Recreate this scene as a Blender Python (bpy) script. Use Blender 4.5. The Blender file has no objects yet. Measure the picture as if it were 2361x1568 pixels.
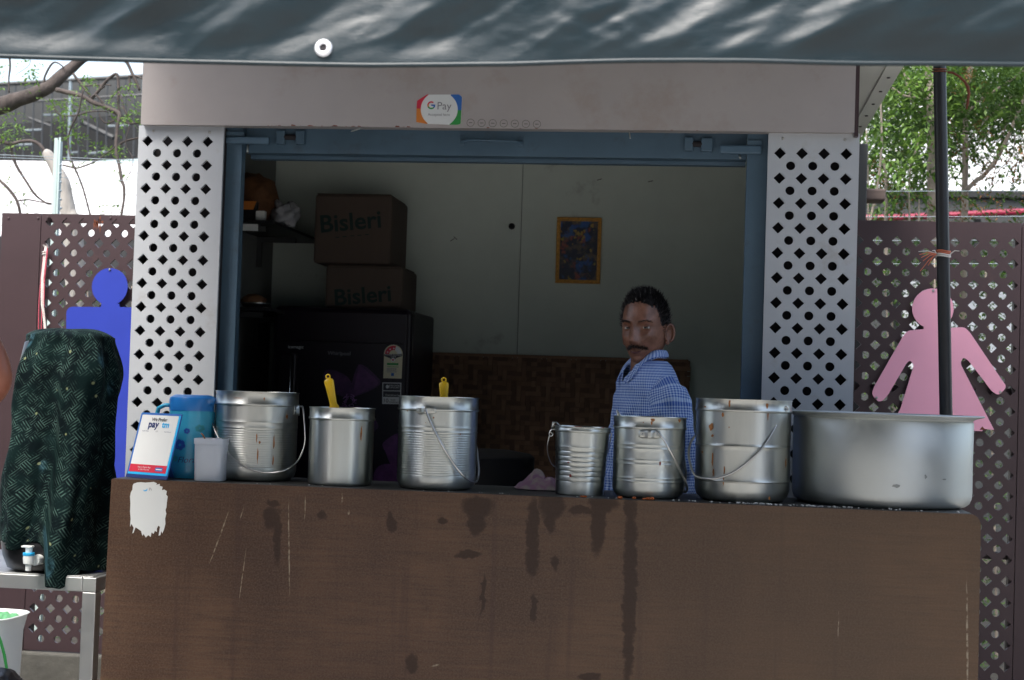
import bpy, bmesh, math, random
from mathutils import Vector, Matrix, noise
import numpy as np
random.seed(7)
S = bpy.context.scene
COL = S.collection
R = math.radians

# ------------------------------------------------------------------ camera
F = 3600.0; CX = 1180.5; CY = 784.0          # focal length and centre of the survey sketch (units of a 2361 wide sheet)
YAW, PITCH, ROLL = R(7.06), R(1.908), R(1.85)
CAM = Vector((0.0, -4.5, 1.25))
fw = Vector((-math.sin(YAW)*math.cos(PITCH), math.cos(YAW)*math.cos(PITCH), math.sin(PITCH)))
rt0 = Vector((math.cos(YAW), math.sin(YAW), 0)); up0 = rt0.cross(fw)
rt = rt0*math.cos(ROLL) + up0*math.sin(ROLL); up = -rt0*math.sin(ROLL) + up0*math.cos(ROLL)
cd = bpy.data.cameras.new('camera'); cam = bpy.data.objects.new('camera', cd); COL.objects.link(cam)
cam.matrix_world = Matrix((( rt.x, up.x, -fw.x, CAM.x), (rt.y, up.y, -fw.y, CAM.y), (rt.z, up.z, -fw.z, CAM.z), (0,0,0,1)))
cd.sensor_width = 36; cd.lens = 36*F/2361; cd.clip_start = .05; cd.clip_end = 600
cd.dof.use_dof = True; cd.dof.focus_distance = 4.75; cd.dof.aperture_fstop = 5.6
S.camera = cam

# ------------------------------------------------------------------ sky, sun, exposure
SUN_EL, SUN_AZ = R(58), R(205)               # overcast, bright from behind the viewer
w = bpy.data.worlds.new('World'); S.world = w; w.use_nodes = True
nt = w.node_tree; bg = nt.nodes['Background']
sky = nt.nodes.new('ShaderNodeTexSky'); sky.sky_type = 'NISHITA'; sky.sun_disc = False
sky.sun_elevation = SUN_EL; sky.sun_rotation = SUN_AZ; sky.dust_density = 4; sky.air_density = 1.2
hs = nt.nodes.new('ShaderNodeHueSaturation'); hs.inputs['Saturation'].default_value = .8
nt.links.new(sky.outputs[0], hs.inputs['Color']); nt.links.new(hs.outputs[0], bg.inputs[0])
bg.inputs[1].default_value = .15
sl = bpy.data.lights.new('sun', 'SUN'); so = bpy.data.objects.new('sun', sl); COL.objects.link(so)
sl.energy = 1.2; sl.angle = R(14); sl.color = (1, .97, .93)
sd = Vector((math.sin(SUN_AZ)*math.cos(SUN_EL), math.cos(SUN_AZ)*math.cos(SUN_EL), math.sin(SUN_EL)))
so.rotation_euler = (-sd).to_track_quat('-Z', 'Y').to_euler()
S.view_settings.view_transform = 'Standard'; S.view_settings.look = 'None'
S.view_settings.exposure = 1.68; S.view_settings.gamma = 1; S.view_settings.use_curve_mapping = False
S.render.engine = 'CYCLES'; S.cycles.use_denoising = True
S.cycles.max_bounces = 10; S.cycles.diffuse_bounces = 5; S.cycles.sample_clamp_indirect = 8

# ------------------------------------------------------------------ helpers
def ray(u, v): return rt*((u-CX)/F) - up*((v-CY)/F) + fw
def P(u, v, Y):                              # survey sheet point -> world point on the vertical plane y = Y
    r = ray(u, v); return CAM + r*((Y-CAM.y)/r.y)
def depth(p): return (Vector(p)-CAM).dot(fw)
def mpp(u, v, Y): return depth(P(u, v, Y))/F  # metres per sheet unit there

def tag(o, label=None, cat=None, group=None, kind=None):
    if label: o['label'] = label
    if cat: o['category'] = cat
    if group: o['group'] = group
    if kind: o['kind'] = kind
    return o
LOC = {}
def thing(name, label, cat, loc, group=None):
    o = bpy.data.objects.new(name, None); COL.objects.link(o); o.location = loc; o.empty_display_size = .05
    LOC[o] = Vector(loc); return tag(o, label, cat, group)
def base(parent):
    return LOC.get(parent, Vector((0,0,0)))

class MB:
    def __init__(s): s.v = []; s.f = []; s.uv = {}; s.mi = []
    def add(s, vs, fs, uvs=None, mi=0):
        n = len(s.v); s.v += [tuple(p) for p in vs]
        for i, f in enumerate(fs):
            s.f.append([n+k for k in f]); s.mi.append(mi)
            if uvs: s.uv[len(s.f)-1] = [uvs[k] for k in f]
        return s
    def box(s, x0, x1, y0, y1, z0, z1, mi=0):
        s.add([(x0,y0,z0),(x1,y0,z0),(x1,y1,z0),(x0,y1,z0),(x0,y0,z1),(x1,y0,z1),(x1,y1,z1),(x0,y1,z1)],
              [(0,3,2,1),(4,5,6,7),(0,1,5,4),(1,2,6,5),(2,3,7,6),(3,0,4,7)], mi=mi); return s
    def tube(s, pts, r, n=8, mi=0, cap=True, flat=None):
        pts = [Vector(p) for p in pts]; rr = r if isinstance(r, (list, tuple)) else [r]*len(pts)
        vs = []; fs = []; prev = None
        for i, p in enumerate(pts):
            t = (pts[min(i+1, len(pts)-1)]-pts[max(i-1, 0)]).normalized()
            if prev is None:
                a = Vector((0,0,1)) if abs(t.z) < .9 else Vector((0,1,0)); e = t.cross(a).normalized()
            else:
                e = (prev - t*prev.dot(t)).normalized()
            prev = e; b = t.cross(e)
            for k in range(n):
                an = 2*math.pi*k/n; vs.append(p + (e*math.cos(an) + b*math.sin(an)*(flat or 1))*rr[i])
        for i in range(len(pts)-1):
            for k in range(n):
                a, c = i*n+k, i*n+(k+1) % n; fs.append((a, c, c+n, a+n))
        if cap: fs.append(tuple(range(n))[::-1]); fs.append(tuple(range((len(pts)-1)*n, len(pts)*n)))
        s.add(vs, fs, mi=mi); return s
    def lathe(s, prof, c, n=64, sq=None, yaw=0, tilt=None, sx=1, sy=1, mi=0):
        vs = []; fs = []
        for (r, z) in prof:
            for k in range(n):
                a = 2*math.pi*k/n; x, y = math.cos(a), math.sin(a)
                if sq:
                    q = (abs(x)**sq+abs(y)**sq)**(-1/sq); x *= q; y *= q
                x *= r*sx; y *= r*sy
                x, y = x*math.cos(yaw)-y*math.sin(yaw), x*math.sin(yaw)+y*math.cos(yaw)
                p = Vector((x, y, z))
                if tilt: p = tilt @ p
                vs.append(Vector(c)+p)
        for i in range(len(prof)-1):
            for k in range(n):
                a, b = i*n+k, i*n+(k+1) % n; fs.append((a, b, b+n, a+n))
        s.add(vs, fs, mi=mi); return s
    def grid(s, fn, nu, nv, mi=0, closed=False):
        vs = []; uvs = []
        for j in range(nv+1):
            for i in range(nu+(0 if closed else 1)):
                r = fn(i/nu, j/nv); vs.append(r[0] if isinstance(r, tuple) and len(r) == 2 else r)
                uvs.append(r[1] if isinstance(r, tuple) and len(r) == 2 else (i/nu, j/nv))
        W = nu if closed else nu+1; fs = []
        for j in range(nv):
            for i in range(nu):
                a = j*W+i; b = j*W+(i+1) % W; fs.append((a, b, b+W, a+W))
        s.add(vs, fs, uvs, mi=mi); return s
    def ball(s, c, rx, ry, rz, n=16, m=10, jit=0, mi=0):
        def fn(u, v):
            a = 2*math.pi*u; b = math.pi*v; d = Vector((math.sin(b)*math.cos(a), math.sin(b)*math.sin(a), -math.cos(b)))
            k = 1+jit*noise.noise(d*2.3+Vector(c)*7)
            return Vector(c)+Vector((d.x*rx, d.y*ry, d.z*rz))*k
        return s.grid(fn, n, m, mi=mi, closed=True)
    def build(s, name, mat, parent=None, smooth=False, bevel=0, sub=0, sharp=None):
        b = base(parent); me = bpy.data.meshes.new(name)
        me.from_pydata([(p[0]-b.x, p[1]-b.y, p[2]-b.z) for p in s.v], [], s.f)
        mats = mat if isinstance(mat, (list, tuple)) else [mat]
        for m in mats: me.materials.append(m)
        if len(mats) > 1:
            for i, p in enumerate(me.polygons): p.material_index = s.mi[i]
        if s.uv:
            ul = me.uv_layers.new(name='UVMap')
            for i, p in enumerate(me.polygons):
                if i in s.uv:
                    for k, li in enumerate(p.loop_indices): ul.data[li].uv = s.uv[i][k]
        return link(name, me, parent, smooth, bevel, sub, sharp)
def link(name, me, parent, smooth=False, bevel=0, sub=0, sharp=None):
    me.validate(); me.update()
    if smooth:
        for p in me.polygons: p.use_smooth = True
        if sharp: me.set_sharp_from_angle(angle=R(sharp))
    o = bpy.data.objects.new(name, me); COL.objects.link(o)
    if parent: o.parent = parent; LOC[o] = base(parent)
    if bevel:
        m = o.modifiers.new('bevel', 'BEVEL'); m.width = bevel; m.segments = 2; m.limit_method = 'ANGLE'
    if sub:
        m = o.modifiers.new('sub', 'SUBSURF'); m.levels = sub; m.render_levels = sub
    return o
def bx(name, mat, parent, x0, x1, y0, y1, z0, z1, bevel=0): return MB().box(x0,x1,y0,y1,z0,z1).build(name, mat, parent, bevel=bevel)

def curve_mesh(loops, thick):
    cu = bpy.data.curves.new('outline', 'CURVE'); cu.dimensions = '2D'; cu.fill_mode = 'BOTH'; cu.extrude = thick/2
    for lp in loops:
        sp = cu.splines.new('POLY'); sp.points.add(len(lp)-1); sp.use_cyclic_u = True
        for i, (x, y) in enumerate(lp): sp.points[i].co = (x, y, 0, 1)
    o = bpy.data.objects.new('outline', cu); COL.objects.link(o); bpy.context.view_layer.update()
    dg = bpy.context.evaluated_depsgraph_get(); me = bpy.data.meshes.new_from_object(o.evaluated_get(dg))
    bpy.data.objects.remove(o); bpy.data.curves.remove(cu); return me
def plate(name, mat, parent, loops, y, thick, bevel=0):
    """flat plate in the facade's direction: outline and holes in (x, z); front face at y"""
    b = base(parent); me = curve_mesh(loops, thick)
    for v in me.vertices:
        x, z, q = v.co; v.co = (x-b.x, y+thick/2-q-b.y, z-b.z)
    me.name = name; me.materials.clear(); me.materials.append(mat)
    return link(name, me, parent, bevel=bevel)
def text(name, s, mat, parent, org, xd, ud, h, align='CENTER', ext=.0004, shear=0, sp=1.0, bold=0, wscale=1):
    cu = bpy.data.curves.new('lettering', 'FONT'); cu.body = s; cu.align_x = align; cu.align_y = 'CENTER'
    cu.extrude = 0; cu.shear = shear; cu.space_character = sp; cu.offset = bold; cu.resolution_u = 3
    o = bpy.data.objects.new('lettering', cu); COL.objects.link(o); bpy.context.view_layer.update()
    dg = bpy.context.evaluated_depsgraph_get(); me = bpy.data.meshes.new_from_object(o.evaluated_get(dg))
    bpy.data.objects.remove(o); bpy.data.curves.remove(cu)
    xd = Vector(xd).normalized(); ud = Vector(ud).normalized(); n = xd.cross(ud); b = base(parent)
    for v in me.vertices: v.co = Vector(org)+xd*(v.co.x*h*wscale)+ud*(v.co.y*h)+n*ext-b
    me.name = name; me.materials.clear(); me.materials.append(mat)
    return link(name, me, parent)
def circ(x, z, r, n=20, a0=0): return [(x+r*math.cos(2*math.pi*k/n+a0), z+r*math.sin(2*math.pi*k/n+a0)) for k in range(n)]
def px(pts, Y): return [(P(u,v,Y).x, P(u,v,Y).z) for u, v in pts]
def rnd(loop, r, n=5):
    """round the corners of a polygon; r: one radius or one per corner"""
    out = []; N = len(loop)
    for i, p in enumerate(loop):
        p = Vector(p); a = Vector(loop[i-1])-p; b = Vector(loop[(i+1) % N])-p
        rr = r[i] if isinstance(r, (list, tuple)) else r
        if rr <= 0: out.append(tuple(p)); continue
        d = min(rr, a.length*.48, b.length*.48); A = p+a.normalized()*d; B = p+b.normalized()*d
        for k in range(n+1):
            t = k/n; q = A*(1-t)**2+p*2*t*(1-t)+B*t*t; out.append(tuple(q))
    return out
def copy_tree(o, parent=None, loc=None):
    c = o.copy(); COL.objects.link(c); c.parent = parent; LOC[c] = base(o)
    if loc is not None: c.location = loc; LOC[c] = Vector(loc)
    for ch in list(o.children): copy_tree(ch, c)
    return c

# ------------------------------------------------------------------ materials
def mat(name, col, rough=.55, metal=0, var=.12, vs=6, bump=0, bs=60, spec=.5, stretch=(1,1,1), grime=None, gs=3, gt=.55, coat=0, trans=0, aniso=0, sss=0, rvar=0):
    m = bpy.data.materials.new(name); m.use_nodes = True; n = m.node_tree.nodes; l = m.node_tree.links
    b = n['Principled BSDF']; b.inputs['Roughness'].default_value = rough; b.inputs['Metallic'].default_value = metal
    b.inputs['Specular IOR Level'].default_value = spec; b.inputs['Coat Weight'].default_value = coat
    b.inputs['Transmission Weight'].default_value = trans
    if aniso:
        b.inputs['Anisotropic'].default_value = aniso; b.inputs['Anisotropic Rotation'].default_value = .25
        tg = n.new('ShaderNodeTangent'); tg.direction_type = 'RADIAL'; tg.axis = 'Z'; l.new(tg.outputs[0], b.inputs['Tangent'])
    if sss: b.inputs['Subsurface Weight'].default_value = sss; b.inputs['Subsurface Radius'].default_value = (.01,.004,.002); b.inputs['Subsurface Scale'].default_value = .3
    tc = n.new('ShaderNodeTexCoord'); mp = n.new('ShaderNodeMapping'); mp.inputs['Scale'].default_value = stretch
    l.new(tc.outputs['Object'], mp.inputs[0])
    nz = n.new('ShaderNodeTexNoise'); nz.inputs['Scale'].default_value = vs; nz.inputs['Detail'].default_value = 6; nz.inputs['Roughness'].default_value = .62
    l.new(mp.outputs[0], nz.inputs['Vector'])
    cr = n.new('ShaderNodeMapRange'); cr.inputs['From Min'].default_value = .25; cr.inputs['From Max'].default_value = .75
    cr.inputs['To Min'].default_value = 1-var; cr.inputs['To Max'].default_value = 1+var; l.new(nz.outputs['Fac'], cr.inputs['Value'])
    mx = n.new('ShaderNodeMix'); mx.data_type = 'RGBA'; mx.blend_type = 'MULTIPLY'; mx.inputs[0].default_value = 1
    mx.inputs[6].default_value = (*col, 1); l.new(cr.outputs[0], mx.inputs[7]); out = mx.outputs[2]
    if grime:
        g = n.new('ShaderNodeTexNoise'); g.inputs['Scale'].default_value = gs; g.inputs['Detail'].default_value = 8; g.inputs['Roughness'].default_value = .7
        l.new(mp.outputs[0], g.inputs['Vector'])
        gr = n.new('ShaderNodeMapRange'); gr.inputs['From Min'].default_value = gt; gr.inputs['From Max'].default_value = gt+.17; gr.inputs['To Max'].default_value = .7
        l.new(g.outputs['Fac'], gr.inputs['Value'])
        m2 = n.new('ShaderNodeMix'); m2.data_type = 'RGBA'; l.new(gr.outputs[0], m2.inputs[0]); l.new(out, m2.inputs[6]); m2.inputs[7].default_value = (*grime, 1); out = m2.outputs[2]
    l.new(out, b.inputs['Base Color'])
    if rvar:
        rr = n.new('ShaderNodeMapRange'); rr.inputs['To Min'].default_value = max(0,rough-rvar); rr.inputs['To Max'].default_value = min(1,rough+rvar)
        rr.inputs['From Min'].default_value = .3; rr.inputs['From Max'].default_value = .7
        l.new(nz.outputs['Fac'], rr.inputs['Value']); l.new(rr.outputs[0], b.inputs['Roughness'])
    if bump:
        bz = n.new('ShaderNodeTexNoise'); bz.inputs['Scale'].default_value = bs; bz.inputs['Detail'].default_value = 4; l.new(mp.outputs[0], bz.inputs['Vector'])
        bp = n.new('ShaderNodeBump'); bp.inputs['Strength'].default_value = 1; bp.inputs['Distance'].default_value = bump
        l.new(bz.outputs['Fac'], bp.inputs['Height']); l.new(bp.outputs[0], b.inputs['Normal'])
    return m
class G:                                       # small node-graph helper for the special materials
    def __init__(s, m): s.m = m; s.n = m.node_tree.nodes; s.l = m.node_tree.links; s.b = s.n['Principled BSDF']
    def math(s, op, a, b=None, c=None):
        q = s.n.new('ShaderNodeMath'); q.operation = op
        for i, x in enumerate((a, b, c)):
            if x is None: continue
            if hasattr(x, 'is_linked'): s.l.new(x, q.inputs[i])
            else: q.inputs[i].default_value = x
        return q.outputs[0]
    def mix(s, f, a, b, bt='MIX'):
        q = s.n.new('ShaderNodeMix'); q.data_type = 'RGBA'; q.blend_type = bt
        for i, x in ((0, f), (6, a), (7, b)):
            if hasattr(x, 'is_linked'): s.l.new(x, q.inputs[i])
            elif i == 0: q.inputs[0].default_value = x
            else: q.inputs[i].default_value = (*x, 1)
        return q.outputs[2]
    def ramp(s, x, a, b, lo=0, hi=1, smooth=True):
        q = s.n.new('ShaderNodeMapRange'); q.interpolation_type = 'SMOOTHSTEP' if smooth else 'LINEAR'
        s.l.new(x, q.inputs[0])
        for i, v in zip((1,2,3,4), (a,b,lo,hi)): q.inputs[i].default_value = v
        return q.outputs[0]
    def noise(s, vec, scale, det=4, out='Fac', rough=.5):
        q = s.n.new('ShaderNodeTexNoise'); q.inputs['Scale'].default_value = scale; q.inputs['Detail'].default_value = det; q.inputs['Roughness'].default_value = rough
        if vec is not None: s.l.new(vec, q.inputs['Vector'])
        return q.outputs[out]
    def mapping(s, vec, scale=(1,1,1), rot=(0,0,0), loc=(0,0,0)):
        q = s.n.new('ShaderNodeMapping'); q.inputs['Scale'].default_value = scale; q.inputs['Rotation'].default_value = rot; q.inputs['Location'].default_value = loc
        s.l.new(vec, q.inputs[0]); return q.outputs[0]
    def coord(s, k='Object'): return s.n.new('ShaderNodeTexCoord').outputs[k]
    def sep(s, v):
        q = s.n.new('ShaderNodeSeparateXYZ'); s.l.new(v, q.inputs[0]); return q.outputs
    def vadd(s, a, b, scale=1):
        q = s.n.new('ShaderNodeVectorMath'); q.operation = 'MULTIPLY_ADD'; s.l.new(b, q.inputs[0]); q.inputs[1].default_value = (scale,)*3; s.l.new(a, q.inputs[2]); return q.outputs[0]
    def bump(s, h, d):
        q = s.n.new('ShaderNodeBump'); q.inputs['Distance'].default_value = d; s.l.new(h, q.inputs['Height']); s.l.new(q.outputs[0], s.b.inputs['Normal'])
def blank(name, rough=.5, spec=.5):
    m = bpy.data.materials.new(name); m.use_nodes = True; g = G(m); g.b.inputs['Roughness'].default_value = rough; g.b.inputs['Specular IOR Level'].default_value = spec; return m, g

m_steel = mat('brushed_steel', (.56,.59,.565), .37, 1, var=.05, vs=12, aniso=.85, rvar=.05, stretch=(2,2,.25))
m_steel2 = mat('worn_steel', (.54,.56,.53), .40, 1, var=.10, vs=12, aniso=.75, rvar=.08, stretch=(2,2,.3), grime=(.30,.27,.22), gs=9, gt=.6)
m_tube = mat('satin_steel_tube', (.62,.63,.62), .45, 1, var=.05, vs=9, rvar=.06)
m_alu = mat('dull_aluminium', (.52,.55,.54), .52, 1, var=.07, vs=9, aniso=.4, rvar=.06, bump=.0002, bs=22)
m_scuff = mat('scuffed_aluminium', (.30,.32,.31), .6, 1, var=.2, vs=40)
m_wire = mat('handle_wire', (.55,.55,.54), .3, 1, var=.05)
m_paint = mat('painted_panel_white', (.46,.485,.51), .45, var=.06, vs=5, grime=(.33,.30,.27), gs=5, gt=.57, bump=.0002, bs=300)
m_fascia = mat('painted_fascia', (.365,.335,.325), .5, var=.07, vs=3, grime=(.29,.225,.185), gs=2.6, gt=.53, bump=.0002, bs=250)
m_soffit = mat('soffit_board', (.62,.66,.60), .6, var=.06, vs=3, grime=(.3,.3,.26), gs=4, gt=.6)
m_blue = mat('blue_grey_frame_paint', (.066,.122,.175), .5, var=.12, vs=6, grime=(.05,.06,.065), gs=8, gt=.58, bump=.0004, bs=80)
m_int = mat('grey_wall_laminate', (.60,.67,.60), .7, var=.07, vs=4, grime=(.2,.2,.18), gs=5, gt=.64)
m_int_shade = mat('shade_grey_lining', (.16,.17,.16), .7, var=.1, vs=4)  # left lining and ceiling coloured darker to paint in the interior shade
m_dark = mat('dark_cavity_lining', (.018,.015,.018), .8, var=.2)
m_maroon = mat('maroon_sheet_metal', (.05,.03,.033), .42, var=.1, vs=4, grime=(.12,.06,.045), gs=5, gt=.64, bump=.0004, bs=30)
m_rust = mat('rust', (.16,.05,.025), .9, var=.3, vs=40)
m_top = mat('grimy_counter_top', (.045,.045,.042), .5, var=.3, vs=20, grime=(.13,.12,.10), gs=16, gt=.6, bump=.0006, bs=80)
m_black = mat('black_plastic', (.012,.012,.014), .35, var=.15)
m_blackmetal = mat('black_painted_pipe', (.016,.017,.019), .42, var=.2, vs=20, grime=(.10,.05,.03), gs=9, gt=.64, bump=.0006, bs=40)
m_soot = mat('sooty_iron', (.008,.008,.008), .8, var=.2)
m_wine = mat('fridge_wine_gloss', (.008,.004,.009), .3, var=.1, vs=3, spec=.4)
m_wineside = mat('fridge_side_enamel', (.016,.011,.016), .45, var=.1, vs=3, spec=.3)
m_purple = mat('purple_print', (.10,.03,.12), .3, var=.5, vs=25)
m_purple2 = mat('pale_purple_print', (.28,.12,.34), .3, var=.3, vs=60)
m_chrome = mat('chrome_trim', (.75,.77,.78), .2, 1, var=.03)
m_card = mat('cardboard', (.080,.058,.044), .85, var=.1, vs=8, stretch=(1,1,.3), bump=.0005, bs=40)
m_greenink = mat('green_ink', (.006,.024,.021), .8, var=.2, vs=30)
m_white = mat('white_plastic', (.72,.75,.73), .4, var=.04)
m_whiteprint = mat('white_print', (.66,.68,.67), .5, var=.03)
m_cream = mat('cream_label', (.62,.58,.40), .5, var=.05)
m_red = mat('red_print', (.55,.02,.05), .45, var=.06)
m_orange = mat('orange_print', (.60,.19,.03), .45, var=.06)
m_green = mat('green_print', (.03,.28,.06), .45, var=.06)
m_gblue = mat('blue_print', (.03,.13,.42), .45, var=.06)
m_navy = mat('navy_print', (.012,.03,.14), .45, var=.06)
m_cyan = mat('cyan_print', (.02,.42,.80), .4, var=.06)
m_ink = mat('dark_ink', (.03,.03,.035), .5, var=.1)
m_greyink = mat('grey_ink', (.22,.22,.24), .5, var=.1)
m_blue_sign = mat('blue_sign_enamel', (.028,.05,.36), .38, var=.1, vs=4)
m_pink = mat('pink_sign_enamel', (.88,.42,.56), .4, var=.05, vs=4, grime=(.62,.24,.34), gs=12, gt=.68)
m_screw = mat('galvanised_screw', (.45,.45,.43), .4, 1)
m_yellow = mat('yellow_plastic', (.80,.50,.01), .35, var=.05)
m_jug = mat('blue_translucent_plastic', (.04,.33,.52), .25, var=.1, vs=14, spec=.5)
m_juglid = mat('blue_lid_plastic', (.015,.16,.48), .3, var=.06)
m_cup = mat('milky_plastic', (.62,.68,.76), .35, var=.05, trans=.45)
m_gold = mat('gilt_frame', (.62,.31,.045), .42, var=.45, vs=120, bump=.002, bs=160)
m_rice = mat('rice_grain', (.62,.62,.58), .6)
m_food = mat('orange_food', (.45,.10,.012), .5, var=.3, vs=200, bump=.002, bs=200)
m_stain = mat('curry_stain', (.30,.12,.03), .5, var=.4, vs=90)
m_stain_red = mat('red_sauce_stain', (.26,.03,.015), .4, var=.3, vs=90)
m_hair = mat('black_hair', (.010,.008,.009), .6, var=.4, vs=60)
m_greyhair = mat('grey_hair', (.16,.15,.15), .6, var=.3, vs=60)
m_eye = mat('eye_white', (.5,.47,.44), .2)
m_iris = mat('dark_iris', (.006,.004,.003), .1)
m_lip = mat('lip', (.10,.035,.04), .45, var=.15, vs=60)
m_trouser = mat('dark_trousers', (.03,.03,.04), .85)
m_skin2 = mat('arm_skin', (.24,.085,.05), .45, var=.12, vs=12)
m_ropew = mat('white_cord', (.66,.64,.60), .8, var=.1, vs=60)
m_roper = mat('red_cord', (.52,.08,.12), .8, var=.15, vs=60)
m_ropeo = mat('orange_cord', (.52,.15,.08), .8, var=.15, vs=60)
m_bark = mat('tree_bark', (.07,.056,.05), .9, var=.5, vs=16, bump=.012, bs=28, stretch=(1,1,.5))
m_deadwood = mat('bleached_wood', (.33,.31,.28), .85, var=.3, vs=9, bump=.006, bs=20, stretch=(3,3,.4))
m_stem = mat('grey_stem', (.26,.22,.18), .9, var=.25, vs=14, bump=.004, bs=40)
m_hoard = mat('white_sheet_wall', (.80,.81,.82), .5, var=.03, vs=1.5)
m_stand = mat('dark_grey_cladding', (.010,.011,.012), .6, var=.2, vs=.6)
m_stand2 = mat('mid_grey_cladding', (.036,.039,.039), .6, var=.1, vs=.5)
m_mesh = mat('galvanised_rail', (.20,.25,.28), .5, var=.1)
m_darkrail = mat('dark_rail', (.03,.035,.04), .5, var=.1)
m_post = mat('pale_green_post', (.42,.52,.50), .5, var=.08)
m_pipe = mat('crimson_pipe', (.22,.010,.036), .4, var=.1)
m_timber = mat('weathered_timber', (.10,.075,.065), .85, var=.3, vs=10, stretch=(.3,3,3))
m_tan = mat('tan_post_paint', (.55,.33,.16), .6, var=.2, vs=8)
m_conc = mat('mossy_concrete', (.10,.098,.085), .9, var=.3, vs=6, grime=(.04,.042,.035), gs=5, gt=.5, bump=.004, bs=30)
m_ground = mat('dusty_ground', (.34,.325,.30), .95, var=.2, vs=1.5, grime=(.22,.21,.19), gs=.8, gt=.5, bump=.01, bs=12)
m_liner = mat('green_printed_liner', (.10,.32,.13), .5, var=.6, vs=50, bump=.004, bs=40)
m_foil = mat('foil', (.6,.6,.6), .3, 1, bump=.003, bs=60)
m_clear = mat('crumpled_clear_bag', (.35,.36,.38), .25, var=.3, vs=20, bump=.006, bs=40)
m_straw = mat('brown_woven_bag', (.14,.06,.022), .8, var=.4, vs=30, bump=.003, bs=60)

# brown laminate board with stains, scratches and faint grain -----------------------------------------
def make_board():
    m, g = blank('brown_laminate_board', .55, .25); o = g.coord()
    gr = g.noise(g.mapping(o, (5, 1, 90)), 1.0, 6, rough=.7); gr2 = g.noise(g.mapping(o, (60, 1, 60)), 3.0, 3)
    bl = g.noise(g.mapping(o, (1.3, 1, 1)), 2.2, 5)
    c = g.mix(g.ramp(bl, .32, .7), (.058,.029,.017), (.125,.067,.037))
    c = g.mix(g.ramp(gr, .3, .72, 0, .7), c, (.044,.024,.017)); c = g.mix(g.ramp(g.noise(g.mapping(o, (1,1,3)), 170, 2), .52, .72, 0, .45), c, (.15,.105,.07)); c = g.mix(g.ramp(g.noise(g.mapping(o, (2,1,1)), 7, 6, rough=.75), .5, .75, 0, .5), c, (.045,.026,.019))
    c = g.mix(g.ramp(gr2, .35, .7, 0, .4), c, (.115,.082,.062))
    vert = g.noise(g.mapping(o, (26, 1, .9)), 1.0, 4)
    c = g.mix(g.ramp(vert, .56, .75, 0, .45), c, (.05,.027,.023))
    Xo, Yo, Zo = g.sep(o); tan_mix = g.math('MULTIPLY', g.ramp(g.math('ADD', Xo, g.math('MULTIPLY', bl, .5)), -.3, 1.3, 0, 1), .38)
    c = g.mix(tan_mix, c, (.128,.090,.055))  # tan tone grows towards the right end
    nv = g.noise(o, 16, 4, 'Color'); dv = g.vadd(g.vadd(o, nv, .035), g.noise(o, 55, 3, 'Color'), .022); X, Y, Z = g.sep(dv)
    X = g.math('ADD', X, -.0285); Z = g.math('ADD', Z, -.0285)
    B0 = base(counter)
    def ell(u, v, ru, rv, rot=0, soft=.45):
        p = P(u, v, 0); s = mpp(u, v, 0); dx = g.math('ADD', X, -(p.x-B0.x)); dz = g.math('ADD', Z, -(p.z-B0.z))
        if rot:
            c_, s_ = math.cos(rot), math.sin(rot)
            a = g.math('ADD', g.math('MULTIPLY', dx, c_), g.math('MULTIPLY', dz, s_)); b = g.math('ADD', g.math('MULTIPLY', dx, -s_), g.math('MULTIPLY', dz, c_))
        else: a, b = dx, dz
        a = g.math('DIVIDE', a, ru*s); b = g.math('DIVIDE', b, rv*s)
        d = g.math('ADD', g.math('MULTIPLY', a, a), g.math('MULTIPLY', b, b))
        return g.ramp(d, 1+soft, 1-soft, 0, 1)
    st = None
    for (u, v, ru, rv) in [(1272,1165,32,34),(1268,1200,14,28),(1228,1220,13,70),(1228,1290,16,36),(1103,1170,36,26),(1098,1205,20,32),(1078,1278,30,9),
                           (1378,1200,17,80),(1392,1160,34,20),(1452,1370,15,240),(1282,1297,11,17),(626,1195,16,26),(628,1162,14,8),(742,1188,12,11),(902,1205,10,22),
                           (1342,1177,28,10),(1362,1560,26,9),(950,1530,15,22),(1232,1400,7,30),(1115,1370,5,45),(640,1240,9,60),(1020,1200,13,9),(1450,1160,11,40)]:
        e = ell(u, v, ru, rv); st = e if st is None else g.math('MAXIMUM', st, e)
    c = g.mix(g.math('MULTIPLY', st, .7), c, (.020,.011,.008))
    sc = None; X2, Y2, Z2 = g.sep(g.vadd(o, g.noise(o, 30, 2, 'Color'), .004)); X, Z = X2, Z2
    for (u, v, ru, rv, rot) in [(508,1235,1.6,62,-.32),(668,1260,1.5,100,.05),(560,1330,1.0,60,-.1),(705,1170,1.2,25,0),(790,1150,2,14,0),(806,1180,2.5,5,0),(1935,1440,1.0,30,0),(560,1180,1.0,15,-.25),(1005,1533,9,2,.3),(2232,1480,2.2,130,.03)]:
        e = ell(u, v, ru, rv, rot, .6); sc = e if sc is None else g.math('MAXIMUM', sc, e)
    brk = g.ramp(g.noise(o, 60, 3), .35, .6)
    c = g.mix(g.math('MULTIPLY', g.math('MULTIPLY', sc, brk), .75), c, (.33,.28,.2))
    g.l.new(c, g.b.inputs['Base Color']); g.l.new(g.ramp(bl, .3, .7, .45, .65), g.b.inputs['Roughness']); g.bump(gr, .0006)
    return m
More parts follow.
